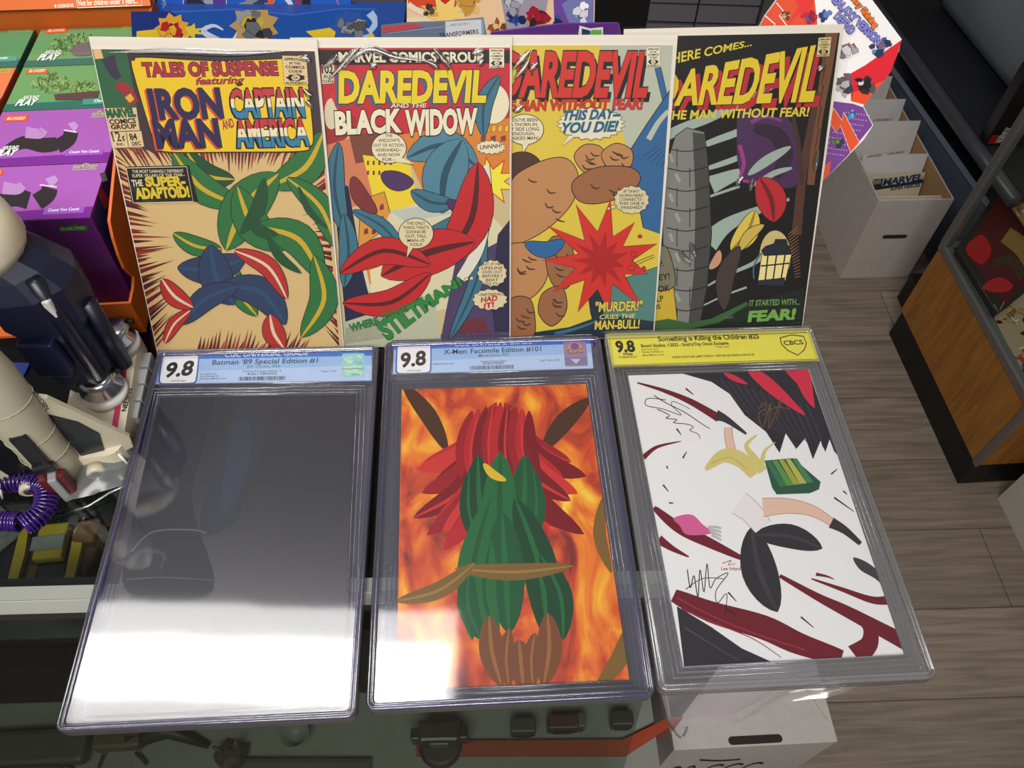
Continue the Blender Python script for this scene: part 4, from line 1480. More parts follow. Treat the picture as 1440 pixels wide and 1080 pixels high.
trO = Vector((TR_O.x, TR_O.y, CT))
tmw = tray_frame(trO)
tray = empty('counter_display_tray', 'orange cardboard counter tray holding rows of small toy boxes, at the left', 'display tray', tmw)
OR, ORD = mat((204, 94, 14), .5), mat((188, 84, 16), .55)
XL = -2.1 * TW
mb = MB(); mb.box(ORD, XL, .008, -.022, 4.1 * TD_, 0, .003); mb.build('base', tray)
mb = MB()
prof = [(-.022, .003), (4.25 * TD_, .003), (4.25 * TD_, .145), (.12, .14), (.012, .108), (.004, .096), (-.002, .080), (-.004, .066), (.000, .055), (.004, .046), (-.006, .042), (-.022, .041)]
mb.prism(OR, prof, .006, .0085, Matrix(((0, 0, 1, 0), (1, 0, 0, 0), (0, 1, 0, 0), (0, 0, 0, 1))))
mb.build('side_panel', tray)
mb = MB(); mb.box(OR, -.80 * TW, .0085, -.0245, -.022, 0, .041); lip = mb.build('front_lip', tray)
lmw = tmw @ frame((0, -.0246, 0), (1, 0, 0), (0, 0, 1))
# back wall and the raised header
mb = MB(); mb.box(ORD, XL, .0085, 4.12 * TD_, 4.15 * TD_, 0, .17); mb.build('back_wall', tray)
hb = tmw @ Vector((0, 4.12 * TD_, 0))
hmw = frame((tmw @ Vector((0, 4.10 * TD_, .158))), ex, (ey * .55 + Vector((0, 0, .83))))
mb = MB(); mb.box(OR, XL, .0085, -.012, .09, -.003, 0); hd = mb.build('header', tray, hmw)
A = Art(hmw, .0004, .5)
A.cur = 'header_lettering'
A.text('8 DESIGNS', (77, 11), (104, 9.5), 4.5, (240, 228, 210), bold=.02)
A.text('Not for children under 3 years...', (111, 8), (194, 4.5), 7.5, (240, 228, 210), bold=.02)
A.stroke((240, 228, 210), [(107, -4), (109, 11), (200, 7.5), (199, -4)], 1, 1, raw=True)
G_ = A.groups
o_ = G_['header_lettering'].build('header_lettering', None)
o_.parent = hd

A = Art(lmw, .0004, .5)
A.cur = 'street_sign_logo'
A.poly((40, 70, 44), [(150, 459), (152, 451), (162, 448), (168, 445), (174, 447), (188, 448), (190, 455)])
A.text('SESAME STREET', (153, 457), (188, 453.5), 4, (170, 190, 120), bold=.02)
o_ = A.groups['street_sign_logo'].build('street_sign_logo', None)
o_.matrix_world = lmw
o_.parent = lip
o_.matrix_parent_inverse = tmw.inverted()


def shade(c, k):
    return tuple(int(v * k) for v in c)


def toy_box(col, row, top, band, dark, label, prints):
    org = trO + ex * (-col * TW) + ey * (ROW[row] * TD_)
    mw = tray_frame(Vector((org.x, org.y, CT + .0035)))
    BD_ = (ROW[row + 1] - ROW[row]) * TD_
    o = empty('toy_box', label, 'toy box', mw, 'small toy boxes in the orange tray')
    h = ZT - CT - .0035
    mb = MB()
    mb.box(mat(dark, .35), -TW + .003, -.0005, .0008, BD_ - .0008, 0, h - .0006, bevel=.0012)
    body = mb.build('carton', o)
    mb = MB()
    mb.box(mat(top, .32, coat=.3), -TW + .003, -.0005, .0008, BD_ - .0008, h - .0006, h, bevel=.0002)
    lid = mb.build('top_panel', o)
    m2 = mw @ Matrix.Translation((0, 0, h))
    A = Art(m2, .0003, .35, coat=.3)
    A.clip = [(-TW + .003, .0008), (-.0005, .0008), (-.0005, BD_ - .0008), (-TW + .003, BD_ - .0008)]
    A.cur = 'printed_band'
    A.raw(band, [[(-TW + .003, .0008), (-.0005, .0008), (-.0005, .014), (-TW + .003, .011)]])
    prints(A)
    for k, g in A.groups.items():
        q = g.build(k, lid)
        q.location = (0, 0, h)
    return o, mw


def logo(A, q, tx):
    A.cur = 'brand_logo'
    A.poly((224, 84, 40), q)
    BL, BR, TR, TL = q
    A.text('BLOKEES', (BL[0] + (BR[0] - BL[0]) * .12, BL[1] + (BR[1] - BL[1]) * .12 - 2.2), (BL[0] + (BR[0] - BL[0]) * .9, BR[1] - 2.2), 3.6, (246, 224, 200), shear=.2, bold=.02)


def play_logo(A, x, y, s=1.0):
    A.cur = 'series_lettering'
    A.text('AROUND', (x + 14 * s, y - 9 * s), (x + 37 * s, y - 9.5 * s), 4.5 * s, (222, 232, 226), shear=.3, bold=.03)
    A.text('PLAY', (x + 4 * s, y), (x + 35 * s, y - 1 * s), 8 * s, (222, 232, 226), shear=.3, bold=.045)


def sesame(A, x, y, w_, c=(176, 206, 96)):
    A.cur = 'street_sign_logo'
    A.text('SESAME STREET', (x, y), (x + w_, y - 1), 4, c, bold=.02)
    A.stroke(c, [(x - 1, y + 2), (x + w_, y + .6)], .7, .7)
    A.stroke(c, [(x + w_ * .4, y - 5), (x + w_ * .55, y - 7), (x + w_ * .7, y - 6)], 1, 1)


def fuzz(A, cx, cy, rx, ry, n, cols, L, seed):
    r = random.Random(seed)
    A.cur = 'leafy_print'
    for k in range(n):
        t, u = r.random() * 2 * pi, math.sqrt(r.random())
        x, y = cx + rx * u * cos(t), cy + ry * u * sin(t)
        b = r.uniform(-2.6, -.3)
        A.stroke(r.choice(cols), [(x, y), (x + cos(b) * L * .6, y - abs(sin(b)) * L * .5), (x + cos(b) * L, y + L * .2)], 1.8, .5)


GC = [(120, 160, 90), (88, 130, 70), (150, 180, 110), (70, 100, 62)]


def pr_green_near(A):
    logo(A, [(36, 104), (66, 103), (68, 97), (38, 98)], '')
    fuzz(A, 72, 118, 24, 14, 90, GC, 9, 1)
    fuzz(A, 110, 124, 26, 10, 70, GC, 8, 2)
    A.poly((84, 62, 66), [(76, 133), (140, 128), (136, 141), (78, 141)])
    A.cur = 'printed_name_plate'
    A.poly((60, 140, 128), [(117, 140), (143, 138.5), (144, 147), (116, 148)])
    A.text('Oscar', (132, 144.5), (152, 143), 4, (230, 240, 235), bold=.02)
    play_logo(A, 17, 149)


def pr_green_far(A):
    logo(A, [(63, 47), (94, 45.5), (96, 39.5), (65, 41)], '')
    fuzz(A, 92, 66, 20, 12, 70, GC, 8, 3)
    fuzz(A, 112, 56, 20, 8, 50, GC, 7, 6)
    A.poly((110, 100, 104), [(102, 66), (126, 60), (130, 76), (104, 78)], 1)
    play_logo(A, 48, 85)
    sesame(A, 173, 39, 20)


def pr_green_left(A):
    sesame(A, 12, 43, 33)
    A.cur = 'printed_name_plate'
    A.poly((70, 156, 142), [(-10, 87), (23, 85), (25, 79), (-10, 80)])
    A.text('Cookie Monster', (-22, 84), (11, 82.5), 3.4, (230, 240, 235), bold=.02)


def pr_orange(A):
    sesame(A, -4, 101, 20)
    A.cur = 'printed_name_plate'
    A.poly((60, 60, 110), [(-12, 150), (2, 147), (4, 138), (-10, 140)])


def pr_purple_far(A):
    logo(A, [(5, 171), (38, 170), (41, 161), (8, 162)], '')
    A.cur = 'dark_print'
    A.stroke((46, 40, 44), [(6, 212), (34, 200), (60, 204), (80, 202)], 10, 18, wm=20)
    A.stroke((46, 40, 44), [(80, 206), (96, 196), (100, 184)], 20, 20)
    A.stroke((176, 140, 190), [(100, 180), (108, 174)], 16, 8)
    A.stroke((214, 196, 214), [(90, 183), (108, 186)], 2, 2)
    A.stroke((176, 130, 188), [(36, 186), (56, 188), (62, 182)], 16, 12)
    A.cur = 'printed_name_plate'
    A.poly((150, 84, 186), [(91, 219), (144, 217), (146, 211), (93, 212.5)])
    A.text('Count Von Count', (97, 215.5), (139, 214), 3.6, (232, 222, 238), bold=.02)
    play_logo(A, -12, 219)
    sesame(A, 129, 163, 20)


def pr_purple_near(A):
    logo(A, [(-20, 249), (3, 246), (6, 239), (-18, 241)], '')
    A.cur = 'dark_print'
    A.stroke((46, 40, 44), [(-8, 288), (20, 278), (40, 282)], 18, 24, wm=24)
    A.stroke((46, 40, 44), [(52, 284), (66, 274), (70, 264)], 24, 22)
    A.stroke((176, 140, 190), [(68, 258), (80, 250)], 16, 8)
    A.stroke((214, 196, 214), [(56, 260), (80, 263)], 2, 2)
    A.stroke((176, 130, 188), [(4, 264), (24, 266), (32, 260)], 18, 12)
    A.cur = 'printed_name_plate'
    A.poly((150, 84, 186), [(60, 302), (117, 299), (119, 291), (63, 293)])
    A.text('Count Von Count', (67, 297.5), (111, 295.5), 4, (232, 222, 238), bold=.02)
    sesame(A, 102, 237, 34)


box_n, bmw = toy_box(0, 0, (160, 88, 174), (118, 40, 142), (84, 24, 98), 'purple toy box nearest the front of the orange tray', pr_purple_near)
toy_box(0, 1, (158, 88, 174), (116, 40, 142), (84, 24, 98), 'purple toy box second from the front, behind the nearest purple one', pr_purple_far)
toy_box(0, 2, (92, 154, 96), (38, 104, 96), (40, 96, 70), 'green toy box directly behind the two purple boxes', pr_green_near)
toy_box(0, 3, (96, 152, 100), (44, 108, 98), (40, 96, 70), 'green toy box in the back row beside the leftmost comic', pr_green_far)
toy_box(1.03, 2, (216, 120, 78), (60, 58, 100), (170, 60, 40), 'salmon orange toy box at the left edge of the photo', pr_orange)
toy_box(1.03, 3, (84, 146, 100), (40, 110, 100), (40, 96, 70), 'green toy box in the back row at the far left corner', pr_green_left)
# printed sign on the front face of the nearest purple box, blue print on its right face
fm = bmw @ frame((0, .0007, 0), (1, 0, 0), (0, 0, 1))
A = Art(fm, .0004, .4)
A.cur = 'street_sign_logo'
A.poly((48, 74, 44), [(82, 326), (84, 318), (97, 317), (104, 314), (110, 316), (124, 317), (126, 324)])
A.text('SESAME STREET', (86, 324.5), (122, 322.5), 4, (130, 160, 90), bold=.02)
o_ = A.groups['street_sign_logo'].build('street_sign_logo', None)
o_.parent = box_n
o_.matrix_world = fm
sm = bmw @ frame((-.0004, 0, 0), (0, 1, 0), (0, 0, 1))
A = Art(sm, .0004, .4)
A.cur = 'side_print'
A.raw((26, 40, 92), [[(.006, .05), (TD_ - .004, .05), (TD_ - .004, .115), (.006, .115)]])
A.raw((84, 40, 110), [[(.006, .006), (TD_ - .004, .006), (TD_ - .004, .05), (.006, .05)]])
A.raw((20, 18, 22), [[(.02, .03), (.05, .03), (.058, .09), (.03, .1), (.018, .07)]])
A.raw((150, 44, 60), [[(.03, .102), (.044, .1), (.042, .118), (.03, .12)]])
A.raw((150, 190, 200), [[(.048, .118), (.058, .112), (.06, .12), (.05, .126)]])
o_ = A.groups['side_print'].build('side_print', None)
o_.parent = box_n
o_.matrix_world = sm

# ================================================================== display trays standing behind the comics
def shard_print(A, x, y, s, cols, seed, glow=None):
    """plain angular shards, a generic burst"""
    r = random.Random(seed)
    if glow:
        A.star(glow, x, y, s * 1.05, s * .95, 9, .72)
    for k in range(13):
        t = r.random() * 2 * pi
        d = r.random() * s * .62
        cx, cy = x + d * cos(t), y + d * sin(t) * .9
        w_, h_ = r.uniform(.18, .42) * s, r.uniform(.18, .42) * s
        b = r.random() * pi
        P = [(cx + w_ * cos(b + g) * f_, cy + h_ * sin(b + g) * f_) for g, f_ in ((0, 1), (1.3, .7), (2.5, 1), (3.9, .8), (5.1, .9))]
        A.poly(r.choice(cols), P, line=INK if k % 3 == 0 else None, lw=.5)


def card_on_plane(mw, pts, m, name, parent, th=.0025):
    A = Art(mw, 0, .45)
    q = [A.uv(p) for p in pts]
    mb = MB()
    mb.prism(m, q, -th, 0)
    ob = mb.build(name, parent)
    return ob, q


# blue tray
base = on_y(340, 50, .70)
bz = CT
o = empty('blue_display_tray', 'blue cardboard toy display tray standing behind the leftmost comic', 'display tray', frame((-.25, .715, bz), (1, .05, 0), (0, 0, 1)))
mwb = o.matrix_world.copy()
mb = MB(); mb.box(mat((26, 60, 130), .5), -.13, .125, -.0, .10, -.12, -.0015)
mb = MB(); mb.box(mat((26, 60, 130), .5), -.128, .128, 0, .14, -.12, -.0025); mb.build('carton', o)
pts = [(184, 19), (238, 18), (330, 14), (412, 22), (480, 13), (529, 14), (533, 60), (533, 120), (190, 120), (188, 60)]
lipo, q = card_on_plane(mwb, pts, mat((30, 82, 166), .45), 'front_lip', o)
A = Art(mwb, .0004, .45)
A.set_clip([(184, 16), (530, 12), (534, 110), (188, 110)])
A.cur = 'lip_print'
A.poly((28, 52, 122), [(184, 16), (240, 16), (262, 30), (250, 60), (186, 60)])
A.poly((222, 194, 44), [(192, 44), (230, 40), (275, 36), (260, 60), (192, 60)])
A.poly((222, 194, 44), [(430, 44), (470, 38), (520, 40), (532, 60), (450, 60)])
A.star((224, 196, 60), 268, 44, 26, 12, 7, .4)
A.stroke((196, 206, 226), [(308, 58), (286, 44), (300, 36), (314, 42)], 10, 2)
A.stroke((170, 196, 230), [(520, 18), (528, 32), (516, 48), (508, 50)], 12, 3)
A.stroke((206, 210, 224), [(360, 22), (342, 40), (330, 60)], 6, 12)
shard_print(A, 242, 40, 24, [(176, 40, 44), (206, 66, 52), (220, 170, 50), (130, 30, 40)], 21, (222, 160, 60))
shard_print(A, 358, 36, 34, [(104, 106, 112), (66, 66, 74), (150, 152, 156), (196, 170, 60), (40, 42, 50)], 22, (186, 150, 90))
shard_print(A, 492, 38, 28, [(84, 86, 92), (120, 122, 126), (56, 58, 66), (150, 150, 154)], 23, (50, 84, 160))
o_ = A.groups['lip_print'].build('lip_print', lipo)
hm = frame(mwb @ Vector((0, 0.02, -.10)), mwb.col[0].to_3d(), Vector((0, .12, 1)))
hc, q = card_on_plane(hm, [(219, 40), (220, 4), (222, -60), (488, -60), (494, 8), (494, 40)], mat((30, 88, 176), .45), 'header_card', o)
hc.matrix_world = hm
A = Art(hm, .0004, .45)
A.cur = 'header_print'
A.set_clip([(219, 44), (222, -58), (488, -58), (494, 44)])
A.ell((86, 54, 130), 288, 4, 30, 32, line=(200, 206, 230), lw=1)
shard_print(A, 278, 4, 24, [(40, 42, 52), (70, 72, 84), (150, 150, 160), (30, 30, 38)], 31)
shard_print(A, 300, 24, 14, [(36, 38, 44), (60, 62, 70), (200, 200, 206)], 32)
shard_print(A, 362, 2, 30, [(176, 120, 70), (206, 90, 50), (52, 60, 90), (130, 130, 140)], 33)
shard_print(A, 430, 10, 26, [(54, 50, 62), (84, 84, 92), (130, 60, 90), (36, 34, 40), (190, 190, 196)], 34)
for k in range(8):
    A.stroke((160, 190, 226), [(226 + k * 2, -6 + k * 6), (232 + k, 0 + k * 4), (228 + k, 6 + k * 5)], .8, .6)
A.stroke((204, 208, 222), [(396, -10), (410, 10), (398, 34)], 8, 4)
A.stroke((150, 100, 160), [(470, -10), (480, 14), (490, 20)], 3, 1)
o_ = A.groups['header_print'].build('header_print', None)
o_.parent = hc

# orange and purple tray
o = empty('toy_display_tray', 'orange, cream and purple toy display tray behind the second and third comics', 'display tray', frame((.02, .735, CT), (1, .05, 0), (0, 0, 1)))
mwb = o.matrix_world.copy()
mb = MB(); mb.box(mat((84, 44, 110), .5), -.08, .092, 0, .12, -.11, -.002); mb.build('carton', o)
lipo, q = card_on_plane(mwb, [(690, 46), (790, 34), (868, 33), (870, 120), (690, 120)], mat((92, 48, 128), .45), 'front_lip', o)
A = Art(mwb, .0004, .45)
A.cur = 'lip_print'
A.poly((226, 226, 226), [(813, 50), (815, 36), (830, 40), (848, 38), (848, 52)])
A.poly((44, 60, 108), [(818, 50), (818, 40), (830, 43), (831, 51)])
A.poly((110, 176, 74), [(828, 50), (832, 42), (846, 42), (846, 51)])
o_ = A.groups['lip_print'].build('lip_print', lipo)
hm = frame(mwb @ Vector((0, .015, -.02)), mwb.col[0].to_3d(), Vector((0, .15, 1)))
hc, q = card_on_plane(hm, [(572, 120), (572, 4), (570, -60), (838, -60), (836, 28), (835, 36), (834, 120)], mat((224, 190, 150), .45), 'header_card', o)
hc.matrix_world = hm
A = Art(hm, .0004, .45)
A.cur = 'header_print'
A.set_clip([(573, 118), (571, -58), (836, -58), (833, 118)])
A.poly((206, 74, 40), [(570, -60), (650, -60), (640, 18), (610, 16), (574, 6)])
A.poly((186, 46, 40), [(604, -50), (634, -50), (632, 8), (618, 14)])
A.stroke((226, 206, 190), [(574, 6), (586, 14), (600, 22)], 8, 6)
A.star((230, 196, 110), 626, 18, 38, 26, 8, .45)
A.poly((222, 206, 170), [(574, 26), (620, 30), (650, 34), (648, 60), (574, 60)], 1)
shard_print(A, 605, 16, 16, [(206, 160, 90), (60, 54, 56), (226, 186, 110), (90, 74, 60)], 41)
shard_print(A, 660, 8, 34, [(214, 180, 110), (190, 140, 60), (150, 80, 50), (236, 210, 150)], 42)
shard_print(A, 700, 38, 18, [(214, 180, 110), (150, 80, 50), (110, 60, 44)], 43)
A.poly((150, 142, 156), [(694, -60), (780, -60), (760, 60), (716, 60)])
A.poly((104, 70, 150), [(776, -60), (838, -60), (836, 34), (780, 40)])
A.poly((112, 118, 168), [(790, 6), (812, -10), (836, 0), (834, 36), (800, 32)])
shard_print(A, 725, 26, 18, [(36, 60, 130), (56, 84, 160), (28, 40, 80)], 44)
shard_print(A, 784, 30, 12, [(36, 60, 130), (56, 84, 160), (28, 40, 80)], 45)
shard_print(A, 757, 26, 26, [(150, 30, 44), (110, 24, 36), (40, 36, 44), (190, 150, 100)], 46)
shard_print(A, 722, 6, 22, [(150, 150, 160), (110, 108, 120), (180, 180, 188)], 47)
shard_print(A, 818, 18, 22, [(210, 210, 220), (150, 150, 176), (80, 80, 104), (236, 236, 240)], 48)
o_ = A.groups['header_print'].build('header_print', None)
o_.parent = hc

# foil packet tucked between the comics and the tray
pm = frame((-.04, .672, CT + .1), (1, .06, 0), (0, .2, 1))
o = empty('foil_packet', 'blue, red and silver packet peeking over the top of the second comic', 'packet', pm)
pp, q = card_on_plane(pm, [(536, 37), (575, 33), (630, 31), (680, 26), (686, 60), (686, 90), (536, 90)], mat((96, 108, 132), .3), 'pouch', o, .004)
A = Art(pm, .0004, .3)
A.set_clip([(537, 37.5), (575, 33.5), (680, 27), (685, 90), (537, 90)])
A.cur = 'pouch_print'
A.poly((170, 70, 78), [(536, 36), (580, 32), (596, 38), (560, 44), (536, 46)])
A.poly((190, 192, 198), [(626, 26), (684, 22), (690, 90), (628, 90)])
for k in range(6):
    A.stroke((150, 156, 176), [(545 + k * 8, 47 - k), (600 + k * 10, 40 - k)], .7, .5)
A.poly((120, 146, 176), [(676, 22), (690, 22), (690, 90), (680, 90)])
A.cur = 'pouch_lettering'
A.text('TRANSFORMERS', (618, 53), (673, 47), 6, (60, 56, 64), bold=.02)
A.text('MORE THAN MEETS', (634, 36), (660, 34), 2.4, (130, 120, 130))
for k, g in A.groups.items():
    g.build(k, pp)

# slanted white, red and purple card at the right end
mwc = comic_frame(3)
kc = frame((.27, .55, CT + .01), (1, .06, 0), (0, .5, 1))
o = empty('promotional_card', 'white, red and purple printed card with a torn edge, behind the rightmost upright comic', 'card', kc)
pts = [(1067, 40), (1076, 22), (1092, 0), (1100, -40), (1190, -60), (1226, -1), (1268, 55), (1264, 72), (1260, 80), (1256, 92), (1252, 102), (1243, 114), (1228, 130), (1214, 149), (1228, 176), (1215, 196), (1192, 220), (1168, 244), (1154, 258), (1100, 262), (1080, 150)]
cd, q = card_on_plane(kc, pts, mat((226, 222, 222), .45), 'panel', o, .003)
A = Art(kc, .0004, .45)
A.cur = 'panel_print'
A.poly((206, 72, 44), [(1067, 40), (1076, 22), (1092, 1), (1100, -38), (1140, -50), (1150, 40)])
A.poly((206, 50, 46), [(1118, 0), (1150, -10), (1138, 16), (1120, 22), (1104, 40), (1124, 8)])
A.stroke((236, 224, 220), [(1076, 22), (1090, 34), (1086, 40)], 1.4, 1.4, raw=True)
A.stroke((236, 224, 220), [(1092, 4), (1102, 16), (1096, 22), (1108, 38)], 1.4, 1.4, raw=True)
A.poly((206, 36, 48), [(1268, 56), (1263, 74), (1252, 102), (1243, 114), (1228, 130), (1216, 146), (1197, 142), (1196, 118), (1170, 118), (1216, 92)])
A.poly((222, 76, 44), [(1244, 113), (1228, 130), (1216, 147), (1197, 142), (1200, 130)])
A.poly((116, 66, 140), [(1170, 142), (1200, 146), (1214, 151), (1227, 176), (1192, 219), (1155, 257), (1120, 260), (1140, 180)])
for k in range(90):
    r = random.Random(k)
    A.ell((196, 160, 210), 1190 + (k % 10) * 3.6 - (k // 10) * 4.6, 158 + (k // 10) * 7 + (k % 10) * .5, .9, .9, n=6) if (1190 + (k % 10) * 3.6 - (k // 10) * 4.6) < 1226 - max(0, (158 + (k // 10) * 7) - 178) * .95 else None
A.poly((216, 84, 44), [(1172, 152), (1184, 170), (1186, 158), (1208, 200), (1196, 214), (1182, 176), (1176, 186), (1166, 172)], line=(236, 224, 220), lw=.6)
A.poly((216, 84, 44), [(1160, 232), (1168, 226), (1166, 244), (1155, 256)])
A.poly((226, 222, 226), [(1155, 30), (1172, 20), (1188, 40), (1182, 90), (1166, 120), (1160, 70)])
A.cur = 'burst_print.001'
shard_print(A, 1138, 24, 14, [(176, 36, 60), (70, 84, 150), (140, 26, 50)], 51)
A.cur = 'burst_print.002'
shard_print(A, 1160, 22, 14, [(60, 78, 140), (90, 110, 170), (40, 50, 90)], 52)
A.cur = 'burst_print.003'
shard_print(A, 1106, 22, 10, [(220, 180, 110), (190, 130, 70), (90, 60, 40)], 53)
A.cur = 'burst_print.004'
shard_print(A, 1238, 66, 20, [(50, 96, 160), (80, 130, 186), (40, 50, 84), (110, 90, 110)], 54)
A.cur = 'burst_print.005'
shard_print(A, 1216, 118, 22, [(44, 40, 48), (80, 76, 84), (30, 28, 34), (200, 196, 200)], 55)
A.cur = 'burst_print.006'
shard_print(A, 1190, 70, 26, [(150, 148, 156), (196, 194, 200), (110, 108, 116), (130, 80, 100)], 56)
A.cur = 'burst_print.007'
shard_print(A, 1186, 118, 24, [(170, 168, 174), (90, 88, 96), (60, 58, 64), (206, 204, 210)], 57)
A.cur = 'burst_print.008'
shard_print(A, 1198, 162, 11, [(60, 130, 190), (40, 80, 150), (120, 180, 220)], 58)
A.cur = 'burst_print.009'
shard_print(A, 1178, 200, 12, [(70, 110, 70), (100, 140, 90), (60, 60, 64)], 59)
A.cur = 'panel_lettering'
A.text('GALAXY VERSION', (1168, 0), (1234, 64), 10, (120, 120, 196), bold=.05, line=(36, 36, 66), lw=.05)
A.text('DEFEND', (1172, 24), (1196, 49), 10, (120, 120, 196), bold=.05, line=(36, 36, 66), lw=.05)
A.text('Galaxy Shining', (1188, -12), (1230, 40), 8, (216, 110, 44), bold=.05, line=(70, 30, 24), lw=.05)
for k, g in A.groups.items():
    g.build(k, cd)

# ================================================================== toys at the left end of the glass top
NV, NV2 = mat((10, 13, 40), .45), mat((8, 10, 30), .4)
WH = mat((214, 204, 180), .4)
CHR = mat((190, 190, 194), .18, metal=1.0)
rc = on_z(128, 520, CT + .03)
o = empty('toy_rocket', 'tall navy blue toy rocket with white nose and pink striped white base', 'toy', rotz((rc.x, rc.y, CT), 0))
# base pad with pink stripe
b0, b1 = on_z(190, 470, CT + .022), on_z(163, 640, CT + .022)
inv = o.matrix_world.inverted()
p0, p1 = inv @ b0, inv @ b1
mx_ = max(p0.x, p1.x)
dirv = (p1 - p0); ang = math.atan2(dirv.y, dirv.x) + pi / 2
bmw_ = Matrix.Translation(((p0.x + p1.x) / 2 - .022, (p0.y + p1.y) / 2, .0006)) @ Matrix.Rotation(ang, 4, 'Z')
L = dirv.length / 2
mb = MB()
mb.prism(WH, rrect(-.026, .026, -L - .004, L + .004, .013), 0, .022)
mb.v = [tuple(bmw_ @ Vector(v)) for v in mb.v]
pad = mb.build('base_pad', o)
mb = MB()
mb.prism(mat((176, 44, 92), .4), rrect(.0150, .0198, -L + .012, L - .016, .002), .0222, .0228)
mb.v = [tuple(bmw_ @ Vector(v)) for v in mb.v]
mb.build('pink_stripe', pad)
mb = MB()
mb.prism(mat((92, 76, 52), .4), rrect(-.008, .012, L - .02, L - .006, .006), .0222, .0228)
mb.v = [tuple(bmw_ @ Vector(v)) for v in mb.v]
mb.build('top_groove', pad)
A = Art(o.matrix_world, .0235, .5)
A.cur = 'pad_lettering'
A.text('NEESI/I/S', (177, 578), (186, 546), 5, INK, bold=.03)
A.groups['pad_lettering'].build('pad_lettering', pad)
for (x, y, r) in ((168, 480, .017), (146, 548, .019)):
    c = inv @ on_z(x, y, CT + .03)
    mb = MB()
    mb.lathe(mat((206, 202, 196), .3), [(r, .0228), (r, .030), (r * .8, .031)], (c.x, c.y, 0))
    sk = mb.build('nozzle_socket', o)
    mb = MB()
    mb.lathe(CHR, [(r * .8, .031), (r * .95, .036), (r * .7, .042), (r * .85, .047), (r * .6, .05)], (c.x, c.y, 0))
    mb.build('chrome_ring', sk)
# body, an octagonal tank leaning with fairings
def oct_(r, z, cx=0, cy=0, ph=.2, n=10):
    return [Vector((cx + r * cos(2 * pi * i / n + ph), cy + r * sin(2 * pi * i / n + ph), z)) for i in range(n)]
mb = MB()
mb.loft(NV, [oct_(.028, .034, .002), oct_(.031, .05, 0), oct_(.031, .10), oct_(.036, .112), oct_(.036, .150), oct_(.030, .165, -.006), oct_(.026, .176, -.016)], smooth=False)
mb.build('fuel_tank', o)
mb = MB()
mb.box(mat((14, 18, 52), .35), -.012, .016, -.040, -.028, .072, .112, bevel=.002)
mb.build('equipment_box', o)
mb = MB()
mb.tube(NV2, [(.022, -.020, .04), (.024, -.024, .12), (.020, -.02, .165)], .006)
mb.build('feed_pipe', o)
mb = MB()
mb.tube(NV2, [(.033, .0, .04), (.034, .0, .12)], .007)
mb.build('feed_pipe', o)
mb = MB()
mb.box(mat((190, 188, 186), .4), .020, .027, -.028, -.022, .125, .15, bevel=.002)
mb.build('white_bracket', o)
mb = MB()
mb.lathe(WH, [(.026, .166), (.036, .170), (.040, .182), (.037, .202), (.026, .218), (.008, .224)], (-.027, -.002, 0), n=24)
ns = mb.build('nose_cap', o)
mb = MB()
mb.box(mat((40, 60, 130), .3), -.046, -.03, -.034, -.02, .06, .064)
mb.build('panel_line', o)

# white shuttle standing on its tail
sc_ = on_z(96, 668, CT)
o = empty('toy_shuttle', 'off white toy space shuttle with black wing panels standing in front of the navy rocket', 'toy', rotz((sc_.x, sc_.y, CT), .35))
WS = mat((186, 178, 156), .45)
mb = MB()
def fus(w, d, z, n=18):
    return [Vector((w * cos(2 * pi * i / n), (d if sin(2 * pi * i / n) < 0 else d * .7) * sin(2 * pi * i / n), z)) for i in range(n)]
mb.loft(WS, [fus(.017, .016, .004), fus(.018, .017, .03), fus(.019, .018, .07), fus(.021, .020, .11), fus(.0215, .021, .14), fus(.019, .019, .165), fus(.012, .012, .19), fus(.004, .004, .204)])
fu = mb.build('fuselage', o)
for z in (.07, .112, .045):
    mb = MB()
    rr0 = .0192 if z < .1 else .0213
    mb.tube(mat((170, 160, 136), .5), [tuple(fus(rr0, rr0 * .95, z, 24)[i % 24]) for i in range(25)], .0005, n=4)
    mb.build('panel_seam', fu)
for sx in (-1, 1):
    mb = MB()
    P = [(.015, .012), (.016, .108), (.026, .10), (.060, .030), (.058, .016), (.04, .010)]
    mb.prism(WS, [(sx * x, z) for x, z in P], .002, .006, Matrix(((1, 0, 0, 0), (0, 0, -1, .006), (0, 1, 0, 0), (0, 0, 0, 1))))
    wg = mb.build('wing', o)
    mb = MB()
    P = [(.0185, .084), (.034, .066), (.042, .046), (.036, .016), (.0195, .016), (.0185, .05)]
    mb.prism(mat((16, 18, 22), .25), [(sx * x, z) for x, z in P], .0062, .0072, Matrix(((1, 0, 0, 0), (0, 0, -1, .006), (0, 1, 0, 0), (0, 0, 0, 1))))
    mb.build('black_panel', wg)
    mb = MB()
    mb.tube(mat((226, 222, 210), .4), [(sx * .046, -.004, .018), (sx * .05, -.008, .002)], .0012)
    mb.build('wing_strut', wg)
    mb = MB()
    mb.lathe(WS, [(.003, 0), (.0075, 0), (.0075, .008), (.004, .009), (.003, .004)], mw=Matrix.Translation((sx * .026, -.006, .010)) @ Matrix.Rotation(pi / 2, 4, 'X'))
    hg = mb.build('hinge_ring', o)
    mb = MB()
    mb.lathe(mat((74, 46, 40), .4), [(.0005, .0085), (.0035, .0085), (.0035, .009), (.0005, .009)], mw=Matrix.Translation((sx * .026, -.006, .010)) @ Matrix.Rotation(pi / 2, 4, 'X'))
    mb.build('hinge_pin', hg)
mb = MB()
mb.box(mat((18, 18, 20), .3), -.006, .006, -.0205, -.016, .045, .088, bevel=.001); mb.build('cargo_bay_slot', fu)
mb = MB()
mb.box(mat((24, 24, 26), .3), -.008, .008, -.023, -.017, .040, .048, bevel=.001); mb.build('cargo_clamp', fu)
mb = MB()
